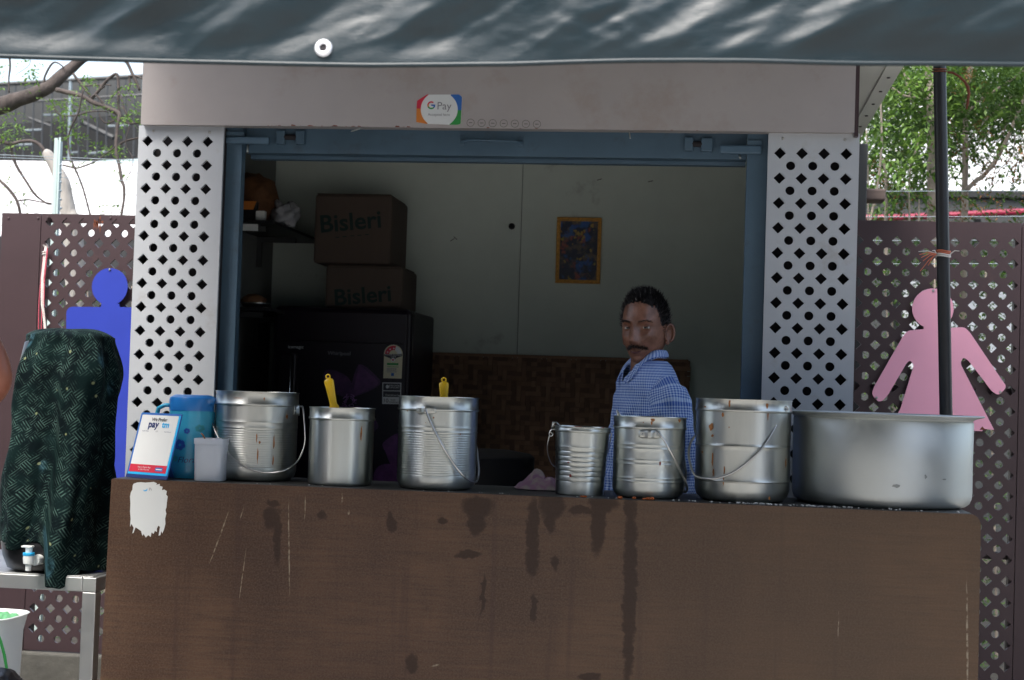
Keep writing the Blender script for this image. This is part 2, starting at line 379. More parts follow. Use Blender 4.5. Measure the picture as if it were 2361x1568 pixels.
# blue and white small check shirt (uv in metres) ----------------------------------------------------
def make_check():
    m, g = blank('blue_check_cotton', .85, .2); uv = g.coord('UV'); X, Y, Z = g.sep(uv); per = .0088
    def st(a): return g.ramp(g.math('ABSOLUTE', g.math('SUBTRACT', g.math('FRACT', g.math('DIVIDE', a, per)), .5)), .2, .3)
    s = g.math('MULTIPLY', g.math('ADD', st(X), st(Y)), .5)
    c = g.mix(s, (.60,.74,.95), (.04,.13,.52)); c = g.mix(g.ramp(g.noise(uv, 9, 3), .3, .7, 0, .15), c, (.03,.07,.3))
    g.l.new(c, g.b.inputs['Base Color']); g.bump(g.noise(g.mapping(g.coord(), (1.6,1.6,.7), (0,R(30),0)), 14, 4), .014); return m
# dark green printed cloth ---------------------------------------------------------------------------
def make_cloth():
    m, g = blank('green_hatch_print_cloth', .95, .1); uv = g.coord('UV')
    uv = g.vadd(uv, g.noise(uv, 6, 3, 'Color'), .02); r = g.mapping(uv, (1,1,1), (0,0,R(38))); X, Y, Z = g.sep(r)
    ck = g.n.new('ShaderNodeTexChecker'); ck.inputs['Scale'].default_value = 1/.030; g.l.new(r, ck.inputs['Vector'])
    def lines(a, p, w_): return g.ramp(g.math('ABSOLUTE', g.math('SUBTRACT', g.math('FRACT', g.math('DIVIDE', a, p)), .5)), w_, w_-.12, 0, 1)
    hatch = g.math('ADD', g.math('MULTIPLY', lines(X, .0072, .24), ck.outputs['Fac']), g.math('MULTIPLY', lines(Y, .0072, .24), g.math('SUBTRACT', 1.0, ck.outputs['Fac'])))
    big = g.ramp(g.noise(uv, 26, 2), .34, .60); fade = g.ramp(g.noise(uv, 60, 3), .32, .66)
    h = g.math('MULTIPLY', g.math('MULTIPLY', hatch, big), fade)
    basec = g.mix(g.ramp(g.noise(uv, 14, 3), .35, .65), (.002,.006,.0075), (.004,.013,.013))
    c = g.mix(g.math('MULTIPLY', h, .42), basec, (.15,.26,.22))
    vo = g.n.new('ShaderNodeTexVoronoi'); vo.inputs['Scale'].default_value = 20; g.l.new(uv, vo.inputs['Vector'])
    c = g.mix(g.ramp(vo.outputs['Distance'], .11, .06, 0, .8), c, (.25,.27,.14))
    v2 = g.n.new('ShaderNodeTexVoronoi'); v2.inputs['Scale'].default_value = 9; g.l.new(g.mapping(uv,(1,.6,1)), v2.inputs['Vector'])
    c = g.mix(g.math('MULTIPLY', g.ramp(v2.outputs['Distance'], .2, .12, 0, .3), fade), c, (.10,.25,.33))
    g.l.new(c, g.b.inputs['Base Color']); g.bump(g.noise(uv, 30, 4), .0015); return m
# black woven tarpaulin -------------------------------------------------------------------------------
def make_tarp():
    m, g = blank('black_poly_tarpaulin', .42, .45); o = g.coord('UV')
    g.b.inputs['Base Color'].default_value = (.008,.020,.026,1)
    wv = g.noise(g.mapping(o, (30, 900, 1)), 1, 3); w2 = g.noise(g.mapping(o, (900, 60, 1)), 1, 2)
    cr = g.noise(g.mapping(o, (1,1,1), (0,0,R(25))), 30, 6, rough=.65)
    h = g.math('ADD', g.math('ADD', g.math('MULTIPLY', wv, .16), g.math('MULTIPLY', w2, .06)), g.math('MULTIPLY', cr, .35))
    g.bump(h, .0022); g.l.new(g.ramp(g.noise(o, 12, 5), .3, .7, .32, .46), g.b.inputs['Roughness']); return m
# skin of the man -------------------------------------------------------------------------------------
def make_skin():
    m, g = blank('brown_skin', .43, .55); o = g.coord()
    a = g.noise(o, 28, 5); c = g.mix(g.ramp(a, .3, .7), (.155,.068,.042), (.28,.135,.09))
    c = g.mix(g.ramp(g.noise(o, 220, 2), .55, .75, 0, .35), c, (.05,.02,.015))
    g.l.new(c, g.b.inputs['Base Color']); g.b.inputs['Subsurface Weight'].default_value = .08; g.b.inputs['Subsurface Radius'].default_value = (.01,.004,.002); g.b.inputs['Subsurface Scale'].default_value = .4
    g.bump(g.noise(o, 140, 4), .0006); return m
def leafmat(name, a, b):
    m, g = blank(name, .5, .4); oi = g.n.new('ShaderNodeNewGeometry')
    c = g.mix(oi.outputs['Random Per Island'], a, b); g.l.new(c, g.b.inputs['Base Color'])
    tr = g.n.new('ShaderNodeBsdfTranslucent'); g.l.new(c, tr.inputs[0]); ms = g.n.new('ShaderNodeMixShader'); ms.inputs[0].default_value = .4
    out = g.n['Material Output']; g.l.new(g.b.outputs[0], ms.inputs[1]); g.l.new(tr.outputs[0], ms.inputs[2]); g.l.new(ms.outputs[0], out.inputs[0]); return m
m_leaf = leafmat('green_leaflets', (.035,.08,.018), (.095,.17,.032))
m_leaf2 = leafmat('fresh_leaflets', (.09,.19,.03), (.16,.26,.05))
m_leafd = leafmat('dry_leaflets', (.16,.075,.03), (.24,.12,.05))
def make_art():
    m, g = blank('abstract_colour_print', .35, .5); o = g.coord()
    v = g.n.new('ShaderNodeTexVoronoi'); v.inputs['Scale'].default_value = 70; g.l.new(o, v.inputs['Vector'])
    n1 = g.noise(o, 22, 3); n2 = g.noise(g.mapping(o, (1,1,1), (0,0,0), (3,1,2)), 18, 3); n3 = g.noise(g.mapping(o, (1,1,1), (0,0,0), (7,4,5)), 26, 3)
    c = g.mix(g.ramp(n1, .45, .6), (.02,.03,.06), (.14,.11,.08)); c = g.mix(g.ramp(n2, .56, .66, 0, .9), c, (.03,.13,.42)); c = g.mix(g.ramp(n3, .58, .68, 0, .8), c, (.36,.09,.06))
    c = g.mix(g.ramp(g.noise(g.mapping(o,(1,1,1),(0,0,0),(1,8,3)), 40, 2), .63, .7, 0, .8), c, (.5,.36,.06)); c = g.mix(.2, c, v.outputs['Color'], 'MULTIPLY')
    g.l.new(c, g.b.inputs['Base Color']); return m

# ================================================================== SETTING
gm = MB(); gm.grid(lambda u, v: Vector((-150+300*u, -150+300*v, 0)), 2, 2); tag(gm.build('ground', m_ground), kind='structure')

m_soil = mat('dark_planting_soil', (.045,.038,.028), 1, var=.3, vs=5, bump=.01, bs=14)
q = MB(); q.box(-9, 12, 1.75, 8.8, -.02, .012); tag(q.build('planting_bed', m_soil), kind='structure')
YP, YF, YJ, YH, YB = .65, .62, .70, .74, 2.15       # kiosk planes: panels, fascia, jambs, header, back wall
YS = 1.55                                            # washroom screens
# --- kiosk
pl, pr = P(315,285,YP), P(1979,312,YP)
zp = (P(415,287,YP).z+P(1874,311,YP).z)/2            # top of the perforated panels
xl, xr = P(308,600,YP).x, P(1975,600,YP).x
xli, xri = P(505,600,YP).x, P(1764,600,YP).x
kiosk = thing('food_kiosk', 'white and blue-grey metal food kiosk with perforated side panels and an open serving window', 'kiosk', ((xl+xr)/2, YP, 0))
def perf(x0, x1, z0, z1, cx0, cz0, dx, dz, nd, dia, cr, nrow, half_circles, skip=None):
    holes = []
    for j in range(nrow):
        z = cz0-j*dz
        for i in range(nd):
            x = cx0+i*dx; d = dia/2
            if z-d > z0+.008 and x0+.004 < x-d and x+d < x1-.004: holes.append([(x-d,z),(x,z-d),(x+d,z),(x,z+d)])
        for i in range(half_circles):
            x = cx0+(i+.5)*dx; zz = z-dz/2
            if zz-cr > z0+.008 and x0+.004 < x-cr and x+cr < x1-.004: holes.append(circ(x, zz, cr))
    return [[(x0,z0),(x1,z0),(x1,z1),(x0,z1)]]+holes
sL, sR = mpp(400,700,YP), mpp(1870,700,YP)
dxk = (47.9*sL+50.4*sR)/2; dzk = (55.5*sL+57.4*sR)/2
for (x0, x1, u0, v0) in ((xl, xli, 340, 325), (xri, xr, 1798.5, 353)):
    c0 = P(u0, v0, YP)
    pn = plate('perforated_panel', m_paint, kiosk, perf(x0, x1, .16, zp, c0.x, c0.z, dxk, dzk, 4, 26.5*sL, 10*sL, 26, 3), YP, .012, bevel=.0012)
    for ux, vz in ((.5*(x0+x1)-.10, zp-.018), (.5*(x0+x1)+.10, zp-.02)): MB().lathe([(0,.0035),(.004,.003),(.005,0)], (ux, YP, vz), 10, tilt=Matrix.Rotation(R(90),3,'X')).build('screw', m_screw, kiosk, smooth=True)
    # dark box behind the panel
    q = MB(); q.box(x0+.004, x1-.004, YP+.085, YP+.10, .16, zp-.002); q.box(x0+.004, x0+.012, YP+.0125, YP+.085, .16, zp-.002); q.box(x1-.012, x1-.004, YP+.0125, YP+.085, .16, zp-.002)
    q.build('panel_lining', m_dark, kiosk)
# fascia
zf0 = (P(330,283,YF).z+P(1970,310,YF).z)/2
xf0, xf1 = P(327,220,YF).x, P(1972,220,YF).x
ZR = zf0+.30
fas = plate('fascia', m_fascia, kiosk, [[(xf0,zf0),(xf1,zf0),(xf1,ZR),(xf0,ZR)]], YF, .05, bevel=.003)
bx('fascia_end_strip', m_maroon, kiosk, xf1+.0005, xf1+.013, YF+.004, YF+.06, zf0-.012, ZR)
nm = MB()
for k in range(46):                                    # rust flakes along the lower edge
    x = random.uniform(xf0+.2, xf1-.05) if k > 36 else random.uniform(P(590,290,YF).x, P(960,290,YF).x)
    r = random.choice((.0012,.002,.003,.006))*random.uniform(.6,1.2); w2 = random.uniform(.6,2.6); nm.add([(x-r*w2,YF-.0006,zf0+.0005),(x+r*w2,YF-.0006,zf0+.0005),(x+r,YF-.0006,zf0+r*.7),(x-r*.8,YF-.0006,zf0+r*.9)], [(0,1,2,3)])
tag(nm.build('rust_flakes', m_rust, kiosk), kind='stuff')
for (u, v) in ((441,254),(1843,285)):
    p = P(u,v,YF); MB().lathe([(0,-.004),(.0045,-.003),(.0045,0)], p, 10, tilt=Matrix.Rotation(R(90),3,'X')).build('screw', m_rust, kiosk)
for k in range(7):                                     # faint glue rings left beside the sticker
    p = P(1085+k*25.5, 283+k*.55, YF); s = mpp(1100,283,YF); rg = []
    plate('glue_ring', m_stand2, kiosk, [circ(p.x,p.z,9*s,18), circ(p.x,p.z,8.2*s,18)], YF-.0008, .0008)
    plate('glue_dash', m_stand2, kiosk, [[(p.x-4*s,p.z-.7*s),(p.x+4*s,p.z-.7*s),(p.x+4*s,p.z+.5*s),(p.x-4*s,p.z+.5*s)]], YF-.0008, .0008)
# shell: side walls, back wall (two sheets), roof, floor
xwl, xwr = xl+.05, xr-.05
bx('side_wall', m_maroon, kiosk, xl+.02, xwl, YP+.10, YB+.03, .06, ZR-.06); bx('side_wall', m_maroon, kiosk, xwr, xr-.02, YP+.10, YB+.03, .06, ZR-.06)
bx('wall_lining', m_int_shade, kiosk, xwl+.001, xwl+.012, YP+.11, YB, .16, ZR-.07); bx('wall_lining', m_int, kiosk, xwr-.012, xwr-.001, YP+.11, YB, .16, ZR-.07)
xs = P(1199,600,YB).x
bx('back_sheet', m_int, kiosk, xwl+.013, xs-.0015, YB, YB+.012, .16, ZR-.07); bx('back_sheet', m_int, kiosk, xs+.0015, xwr-.013, YB, YB+.012, .16, ZR-.07)
bx('back_wall', m_dark, kiosk, xwl, xwr, YB+.014, YB+.03, .06, ZR-.06)
bx('ceiling_sheet', m_int_shade, kiosk, xwl+.001, xwr-.001, YP+.12, YB-.001, ZR-.069, ZR-.061)
bx('floor_plate', m_dark, kiosk, xl+.02, xr-.02, YP+.02, YB+.03, .04, .06)
for x in (xl+.06, xr-.12):
    for y in (YP+.1, YB-.08): bx('foot', m_maroon, kiosk, x, x+.06, y, y+.06, 0, .04)
# roof with overhang (its soffit shows on the right)
zs = P(1983,314,YB-.05).z; xo = P(2080.7,153.8,P(2080.7,153.8,1).y).x
def on_z(u, v, z): r = ray(u,v); return CAM+r*((z-CAM.z)/r.z)
xo = on_z(2080.7,153.8,zs).x
bx('roof_soffit', m_soffit, kiosk, xl+.025, xo, YF+.07, YB+.05, zs, zs+.03, bevel=.002)
bx('soffit_edge_strip', m_soffit, kiosk, xo-.055, xo-.0005, YF+.07, YB+.05, zs-.006, zs-.0005, bevel=.001)
for k in range(6):
    MB().lathe([(0,-.004),(.006,-.003),(.006,0)], (xo-.028, YF+.25+k*.24, zs-.006), 8).build('soffit_screw', m_dark, kiosk)
bx('roof_sheet', m_stand2, kiosk, xl+.02, xo+.01, YF-.05, YB+.08, max(zs+.031,ZR+.002), max(zs+.031,ZR+.002)+.02)
# opening frame: jambs, header with bolts and handle
zh0 = (P(560,352,YH).z+P(1715,368,YH).z)/2
xj0, xj1 = P(556,400,YJ).x, P(1721,400,YJ).x
bx('jamb', m_blue, kiosk, xli-.02, xj0, YJ, YJ+.045, .16, zf0+.02, bevel=.002); bx('jamb', m_blue, kiosk, xj1, xri+.02, YJ, YJ+.045, .16, zf0+.02, bevel=.002)
bx('header_beam', m_blue, kiosk, xj0+.0005, xj1-.0005, YH, YH+.06, zh0, zf0+.06, bevel=.002)
bx('header_lip', m_blue, kiosk, xj0+.001, xj1-.001, YH+.061, YH+.10, zh0-.012, zh0+.03, bevel=.002)
def pxbox(name, m, par, u0, v0, u1, v1, Y, d, bevel=.002):
    a, b = P(u0,v1,Y), P(u1,v0,Y); return bx(name, m, par, a.x, b.x, Y, Y+d, a.z, b.z, bevel)
pxbox('latch_bar', m_blue, kiosk, 519,315,620,331,YJ-.025,.02,.006); pxbox('latch_plate', m_blue, kiosk, 520,303,563,313,YJ-.012,.011)
pxbox('latch_bar', m_blue, kiosk, 1659,335,1757,354,YJ-.025,.02,.006); pxbox('latch_plate', m_blue, kiosk, 1722,323,1758,337,YJ-.012,.011)
for (u, v) in ((648,316),(693,316),(1590,331),(1632,333)):
    pxbox('hinge_lug', m_blue, kiosk, u-13 if u < 1600 else u-16, v-16, u+9 if u < 1600 else u+12, v+16, YH-.024,.024,.004)
for a, b, v in ((648,693,316),(1594,1622,332)):
    MB().tube([P(a,v,YH-.014),P(b,v+1,YH-.014)], .010, 12).build('hinge_pin', m_dark, kiosk, smooth=True, sharp=40)
for (u, v) in ((571,347),(1706,362)):
    p = P(u,v,YJ-.005); MB().tube([p+Vector((0,0,.022)), p, p+Vector((.002,-.006,-.006))], .004, 8).build('bolt_tip', m_steel2, kiosk, smooth=True)
hd = MB(); hp = [P(u,v,y) for u,v,y in ((1068,325,YH),(1068,325,YH-.03),(1085,323,YH-.04),(1133,324,YH-.042),(1182,326,YH-.04),(1200,328,YH-.03),(1200,328,YH))]
hd.tube(hp, .0085, 8, flat=.6); hd.build('pull_handle', m_blue, kiosk, smooth=True)
for u, v in ((1066,324),(1201,328)): pxbox('handle_plate', m_blue, kiosk, u-6, v-13, u+6, v+11, YH-.004, .004)
for (u, v, du, dv) in ((810,303,20,-6),(1451,305,2,14)):
    p = P(u,v,YF+.03); q = P(u+du,v+dv,YF-.01); MB().tube([p, q], .0022, 6).build('hook_nail', m_steel2, kiosk)
# wall knob, marks on the back sheets
p = P(1180,522,YB); MB().lathe([(0,-.02),(.009,-.018),(.013,-.008),(.013,0)], p, 16, tilt=Matrix.Rotation(R(-90),3,'X')).build('wall_knob', m_black, kiosk, smooth=True)
MB().lathe([(0,.02),(.009,.018),(.013,.008),(.014,0)], p, 16, tilt=Matrix.Rotation(R(90),3,'X')).build('wall_knob', m_dark, kiosk, smooth=True)
mk = MB()
for (u, v, a) in ((1043,553,.6),(1050,549,-.7),(1382,414,.3),(1500,418,.2)):
    p = P(u,v,YB-.0008); d = Vector((math.cos(a)*.011,0,math.sin(a)*.011)); t = Vector((0,0,.0016)); mk.add([p-d-t,p+d-t,p+d+t,p-d+t],[(0,1,2,3)])
tag(mk.build('scuff_marks', m_dark, kiosk), kind='stuff')
# sticker on the fascia (flat print)
stk = MB(); Z6 = lambda x, y, e=0: P(904.5+x*.16656, 196.6+y*.16656, YF-.001-e)
def zpoly(name, m, pts, e, par=None, th=.0006, r=0):
    lp = [(Z6(x,y).x, Z6(x,y).z) for x, y in pts]
    return plate(name, m, par or kiosk, [rnd(lp, r) if r else lp], YF-.0012-e, th)
stc = zpoly('payment_sticker', m_whiteprint, [(480,130),(925,128),(968,165),(948,530),(905,550),(480,535),(335,515),(345,215)], 0)
def sub(o, par): o.parent = par; return o
def arc_pts(cx, cy, rx, ry, a0, a1, n=12): return [(cx+rx*math.cos(R(a0+(a1-a0)*k/n)), cy+ry*math.sin(R(a0+(a1-a0)*k/n))) for k in range(n+1)]
zpoly('red_corner', m_red, [(345,215),(480,130),(505,130)]+arc_pts(650,335,256,245,232,182)+[(336,322)], .0008, stc)
zpoly('orange_corner', m_orange, [(336,322)]+arc_pts(650,335,256,245,182,128)+[(480,536),(333,512)], .0008, stc)
zpoly('blue_corner', m_gblue, [(925,129),(966,165),(956,345)]+arc_pts(650,335,256,245,2,-52)+[(815,129)], .0008, stc)
zpoly('green_corner', m_green, [(956,345),(946,532),(905,549),(790,546)]+arc_pts(650,335,256,245,56,2), .0008, stc)
XD, UD = Vector((1,0,0)), Vector((0,0,1)); s6 = .16656*mpp(1010,250,YF)
def gring(a0, a1, m): zpoly('letter_g', m, arc_pts(540,278,55,55,a0,a1,8)+arc_pts(540,278,36,36,a1,a0,8), .0012, stc)
gring(-50,-165,m_red); gring(-165,-205,m_orange); gring(-205,-315,m_green); gring(-315,-360,m_gblue)
zpoly('letter_g', m_gblue, [(540,268),(594,268),(594,288),(540,288)], .0013, stc)
text('lettering', 'Pay', m_greyink, stc, Z6(718,290,.001), XD, UD, 150*s6)
text('lettering', 'Accepted here', m_greyink, stc, Z6(645,408,.001), XD, UD, 52*s6)

# --- washroom screens either side
KZ = P(120,1508,YS-.04).z
def screen(name, label, u0, u1, vtop, seamu, c0u, c0v, du, dv, dw, cw, nd, solid):
    a, b = P(u0,vtop,YS), P(u1,vtop,YS); s = mpp((u0+u1)/2, 600, YS); zt = P((u0+u1)/2, vtop, YS).z; zb = KZ+.004
    t = thing(name, label, 'screen', ((a.x+b.x)/2, YS, 0)); sx = P(seamu,600,YS).x; c0 = P(c0u,c0v,YS)
    if solid == 'L':
        plate('solid_panel', m_maroon, t, [[(a.x,zb),(sx-.003,zb),(sx-.003,zt),(a.x,zt)]], YS, .012, bevel=.001)
        pa, pb = sx, b.x
    else:
        plate('solid_panel', m_maroon, t, [[(sx+.003,zb),(b.x,zb),(b.x,zt),(sx+.003,zt)]], YS, .012, bevel=.001)
        pa, pb = a.x, sx
    plate('perforated_panel', m_maroon, t, perf(pa, pb, zb, zt, c0.x, c0.z, du*s, dv*s, nd, dw*s, cw*s/2, 27, nd), YS, .012, bevel=.001)
    q = MB()
    for x in (a.x+.01, sx-.02, b.x-.05): q.box(x, x+.04, YS+.0125, YS+.05, KZ+.001, zt-.01)
    for k in range(3): q.box(a.x, b.x, YS+.051, YS+.075, zt-.030-k*.62, zt-.003-k*.62)
    q.build('frame_bars', m_maroon, t)
    return t
scr_l = screen('washroom_screen', 'maroon perforated metal screen behind the blue man sign', 5, 345, 494, 92, 115, 512, 40, 46.7, 22.8, 16.5, 6, 'L')
scr_r = screen('washroom_screen', 'maroon perforated metal screen behind the pink woman sign', 1950, 2520, 512, 2354, 2023-87.4, 553, 43.7, 48.4, 24, 18, 10, 'R')
led = MB(); a = P(-200,1510,YS); led.box(a.x, P(345,1510,YS).x, YS-.04, YS+.16, 0, KZ); tag(led.build('concrete_kerb', m_conc, bevel=.008), kind='structure')
led = MB(); led.box(P(1950,1510,YS).x, P(2520,1510,YS).x, YS-.04, YS+.16, 0, KZ); tag(led.build('concrete_kerb', m_conc, bevel=.008), kind='structure')
for (u,v) in ((20,503),(110,501),(88,503),(255,503)):
    p = P(u,v,YS); MB().lathe([(0,.004),(.005,.003),(.005,0)], p, 8, tilt=Matrix.Rotation(R(90),3,'X')).build('rivet', m_maroon, scr_l)
rs = MB()                                                # rust streak on the left screen
for k in range(14):
    u = 222+random.uniform(-6,14); v = 498+random.uniform(0,22); p = P(u,v,YS-.0006); h = random.uniform(.01,.04); q = random.uniform(.002,.006)
    rs.add([p+Vector((-q,0,0)),p+Vector((q*.4,0,-h)),p+Vector((q,0,0)),p+Vector((q*.2,0,.006))],[(0,1,2,3)])
tag(rs.build('rust_streak', m_rust, scr_l), kind='stuff')
pc = MB()
for k in range(16):                                       # chipped paint on the solid strip
    u, v = random.choice([(30,1020),(60,948),(45,940),(66,952),(2280,560)]); u += random.uniform(-6,6); v += random.uniform(-8,8)
    if u > 1000: continue
    p = P(u,v,YS-.0006); q = random.uniform(.001,.004); pc.add([p+Vector((-q,0,-q*.5)),p+Vector((q,0,-q)),p+Vector((q*.6,0,q)),p+Vector((-q*.5,0,q*.8))],[(0,1,2,3)])
tag(pc.build('paint_chips', m_tan, scr_l), kind='stuff')

# --- signs (cut plates on short spacers)
YN = YS-.03
def screws(par, pts, Y):
    for (u, v) in pts: MB().lathe([(0,.004),(.004,.0035),(.0055,.001),(.0055,-.02)], P(u,v,Y), 10, tilt=Matrix.Rotation(R(90),3,'X')).build('screw', m_screw, par, smooth=True, sharp=40)
ms_ = thing('man_sign', 'blue man-shaped washroom sign on the left perforated screen', 'sign', P(253,1500,YN))
hc = P(253,661,YN); s = mpp(253,661,YN)
plate('head', m_blue_sign, ms_, [circ(hc.x, hc.z, 43*s, 40)], YN, .005, bevel=.0008)
bodyl = px([(234,699),(275,700),(276,708),(354,710),(350,1010),(318,1010),(318,800),(312,800),(306,1290),(262,1290),(262,1020),(250,1020),(248,1290),(202,1288),(196,800),(190,800),(188,1008),(152,1006),(153,707),(233,708)], YN)
rr = [0,0,.0,.04,.024,.02,0,0,.02,.02,0,0,.02,.02,0,0,.02,.024,.03,0]
plate('body', m_blue_sign, ms_, [rnd(bodyl, rr)], YN-.0005, .005, bevel=.0008)
screws(ms_, [(253,622)], YN)
ws_ = thing('woman_sign', 'pink woman-shaped washroom sign on the right perforated screen', 'sign', P(2151,1450,YN))
Z9 = lambda x, y: (1730.3+x*.30091, 550.6+y*.30091)
hc = P(*Z9(1398,535),YN); plate('head', m_pink, ws_, [circ(hc.x, hc.z, 155*.30091*mpp(2151,711,YN), 44)], YN, .005, bevel=.0008)
wb = [(1328,660),(1527,660),(1527,682),(1640,676),(1680,715),(1925,1080),(1965,1135),(1905,1200),(1855,1175),(1672,935),(1632,905),(1608,955),(1745,1225),(1868,1466),(1785,1455),(1776,1474),(1068,1458),(1150,1300),(1253,965),(1222,930),(1195,955),(1052,1200),(990,1262),(925,1190),(955,1120),(1170,745),(1205,703),(1328,692)]
lp = px([Z9(x,y) for x, y in wb], YN); rr = [0,0,0,.03,.02,.02,.03,.03,.015,.01,.016,.01,0,.004,0,0,0,0,.01,.016,.01,.015,.03,.03,.01,.02,.02,0]
plate('body', m_pink, ws_, [rnd(lp, rr)], YN-.0005, .005, bevel=.0008)
lgs = [(1230,1462),(1640,1472),(1640,1900),(1470,1900),(1462,1500),(1420,1500),(1412,1895),(1236,1895)]
plate('legs', m_pink, ws_, [rnd(px([Z9(x,y) for x,y in lgs],YN), .01)], YN, .005)
screws(ws_, [Z9(1400,398), Z9(965,1218), Z9(1915,1175)], YN)
pr_ = MB(); p = P(*Z9(1777,1462),YN-.0012); s = .3*mpp(2200,980,YN)
pr_.add([p+Vector((-22*s,0,-2*s)),p+Vector((0,0,24*s)),p+Vector((24*s,0,-2*s))],[(0,1,2)]); pr_.build('rust_patch', m_rust, ws_)

# --- counter
PL, PR = P(257,1103,0), P(2262,1186,0)
def ct(x): return PL.z+(PR.z-PL.z)*(x-PL.x)/(PR.x-PL.x)
counter = thing('serving_counter', 'dark brown laminate serving counter with drips and scratches down its front', 'counter', ((PL.x+PR.x)/2, 0, 0))
m_board = make_board()
bl = P(231,1568,0); br = P(2255,1568,0)
def ext(a, b, z): t = (z-a.z)/(b.z-a.z); return (a.x+(b.x-a.x)*t, z)
fl = [ext(PL,bl,.03), ext(PR,br,.03), (PR.x,PR.z-.001), (PL.x,PL.z-.001)]
plate('front_board', m_board, counter, [rnd(fl, [0,0,.034,.004], 8)], 0, .018, bevel=.0015)
tp = MB(); x0, x1 = PL.x+.001, PR.x-.022
tp.add([(x0,.0185,ct(x0)-.022),(x1,.0185,ct(x1)-.022),(x1,.42,ct(x1)-.022),(x0,.42,ct(x0)-.022),(x0,.0185,ct(x0)-.0005),(x1,.0185,ct(x1)-.0005),(x1,.42,ct(x1)-.0005),(x0,.42,ct(x0)-.0005)],
       [(0,3,2,1),(4,5,6,7),(0,1,5,4),(1,2,6,5),(2,3,7,6),(3,0,4,7)])
tp.build('top_board', m_top, counter)
bx('end_board', m_board, counter, PL.x+.01, PL.x+.028, .019, .41, .03, ct(PL.x)-.024); bx('end_board', m_board, counter, PR.x-.06, PR.x-.042, .019, .41, .03, ct(PR.x)-.024)
for x in (PL.x+.03, PR.x-.1):
    for y in (.03, .36): bx('foot', m_black, counter, x, x+.04, y, y+.04, 0, .029)
# torn white sticker on the front board
Z3 = lambda x, y: (275.3+x*.2332, 904.5+y*.2332)
tp_ = [(140,905),(175,892),(215,888),(255,893),(300,890),(340,886),(372,900),(365,915),(400,905),(398,925),(428,935),(420,968),(445,962),(470,978),(462,1010),(478,1030),(470,1085),(466,1135),(456,1165),(464,1200),(452,1250),(455,1300),(440,1360),(425,1395),(415,1370),(405,1412),(388,1418),(402,1330),(385,1318),(370,1350),(372,1380),(350,1370),(338,1400),(318,1385),(310,1430),(286,1412),(262,1436),(240,1400),(228,1420),(215,1372),(185,1350),(160,1335),(140,1390),(128,1395),(142,1340),(120,1300),(106,1330),(112,1250),(106,1180),(110,1100),(106,1030),(114,990),(130,960),(132,925)]
torn = plate('torn_sticker', m_whiteprint, counter, [px([Z3(*q) for q in tp_], 0)], -.0008, .0006)
text('lettering', 'Pı', m_greyink, torn, P(*Z3(307,960),-.0012), XD, UD, .0125)
sw = [Z3(x,y) for x,y in ((235,962),(250,970),(265,965),(276,950),(277,965),(268,976),(252,980),(240,975))]; plate('swirl_mark', m_cyan, torn, [px(sw,-.001)], -.0014, .0004)
# grime line and spilled bits on the counter
cr_ = MB()
def crumb(u, Y, r, mi=0):
    p = P(u,1150,Y); x = p.x; z = ct(x)
    cr_.ball((x, Y, z+r*.6), r*random.uniform(.8,1.8), r, r*.7, 6, 4, .3, mi)
for k in range(90): crumb(random.choice([random.gauss(1910,50), random.uniform(1720,2250), random.gauss(1740,30), random.uniform(1550,2250)]), random.uniform(.02,.055), random.uniform(.0015,.0038))
for k in range(20): crumb(random.uniform(560,1500), random.uniform(.02,.06), random.uniform(.001,.0022))
tag(cr_.build('spilled_rice', m_rice, smooth=True), 'white rice grains scattered along the front edge of the counter', 'food scraps', kind='stuff')
fd = MB()
for k in range(16):
    u = random.gauss(1492,9) if k < 9 else random.choice([1345,1350,1340,1430,1462]); x = P(u,1150,.035).x; r = random.uniform(.003,.0065)
    fd.ball((x, random.uniform(.025,.05), ct(x)+r*.6), r*1.4, r, r*.8, 8, 6, .5)
tag(fd.build('orange_scraps', m_food, smooth=True), 'orange food scraps spilled in front of the dented-lug steel bucket', 'food scraps', kind='stuff')

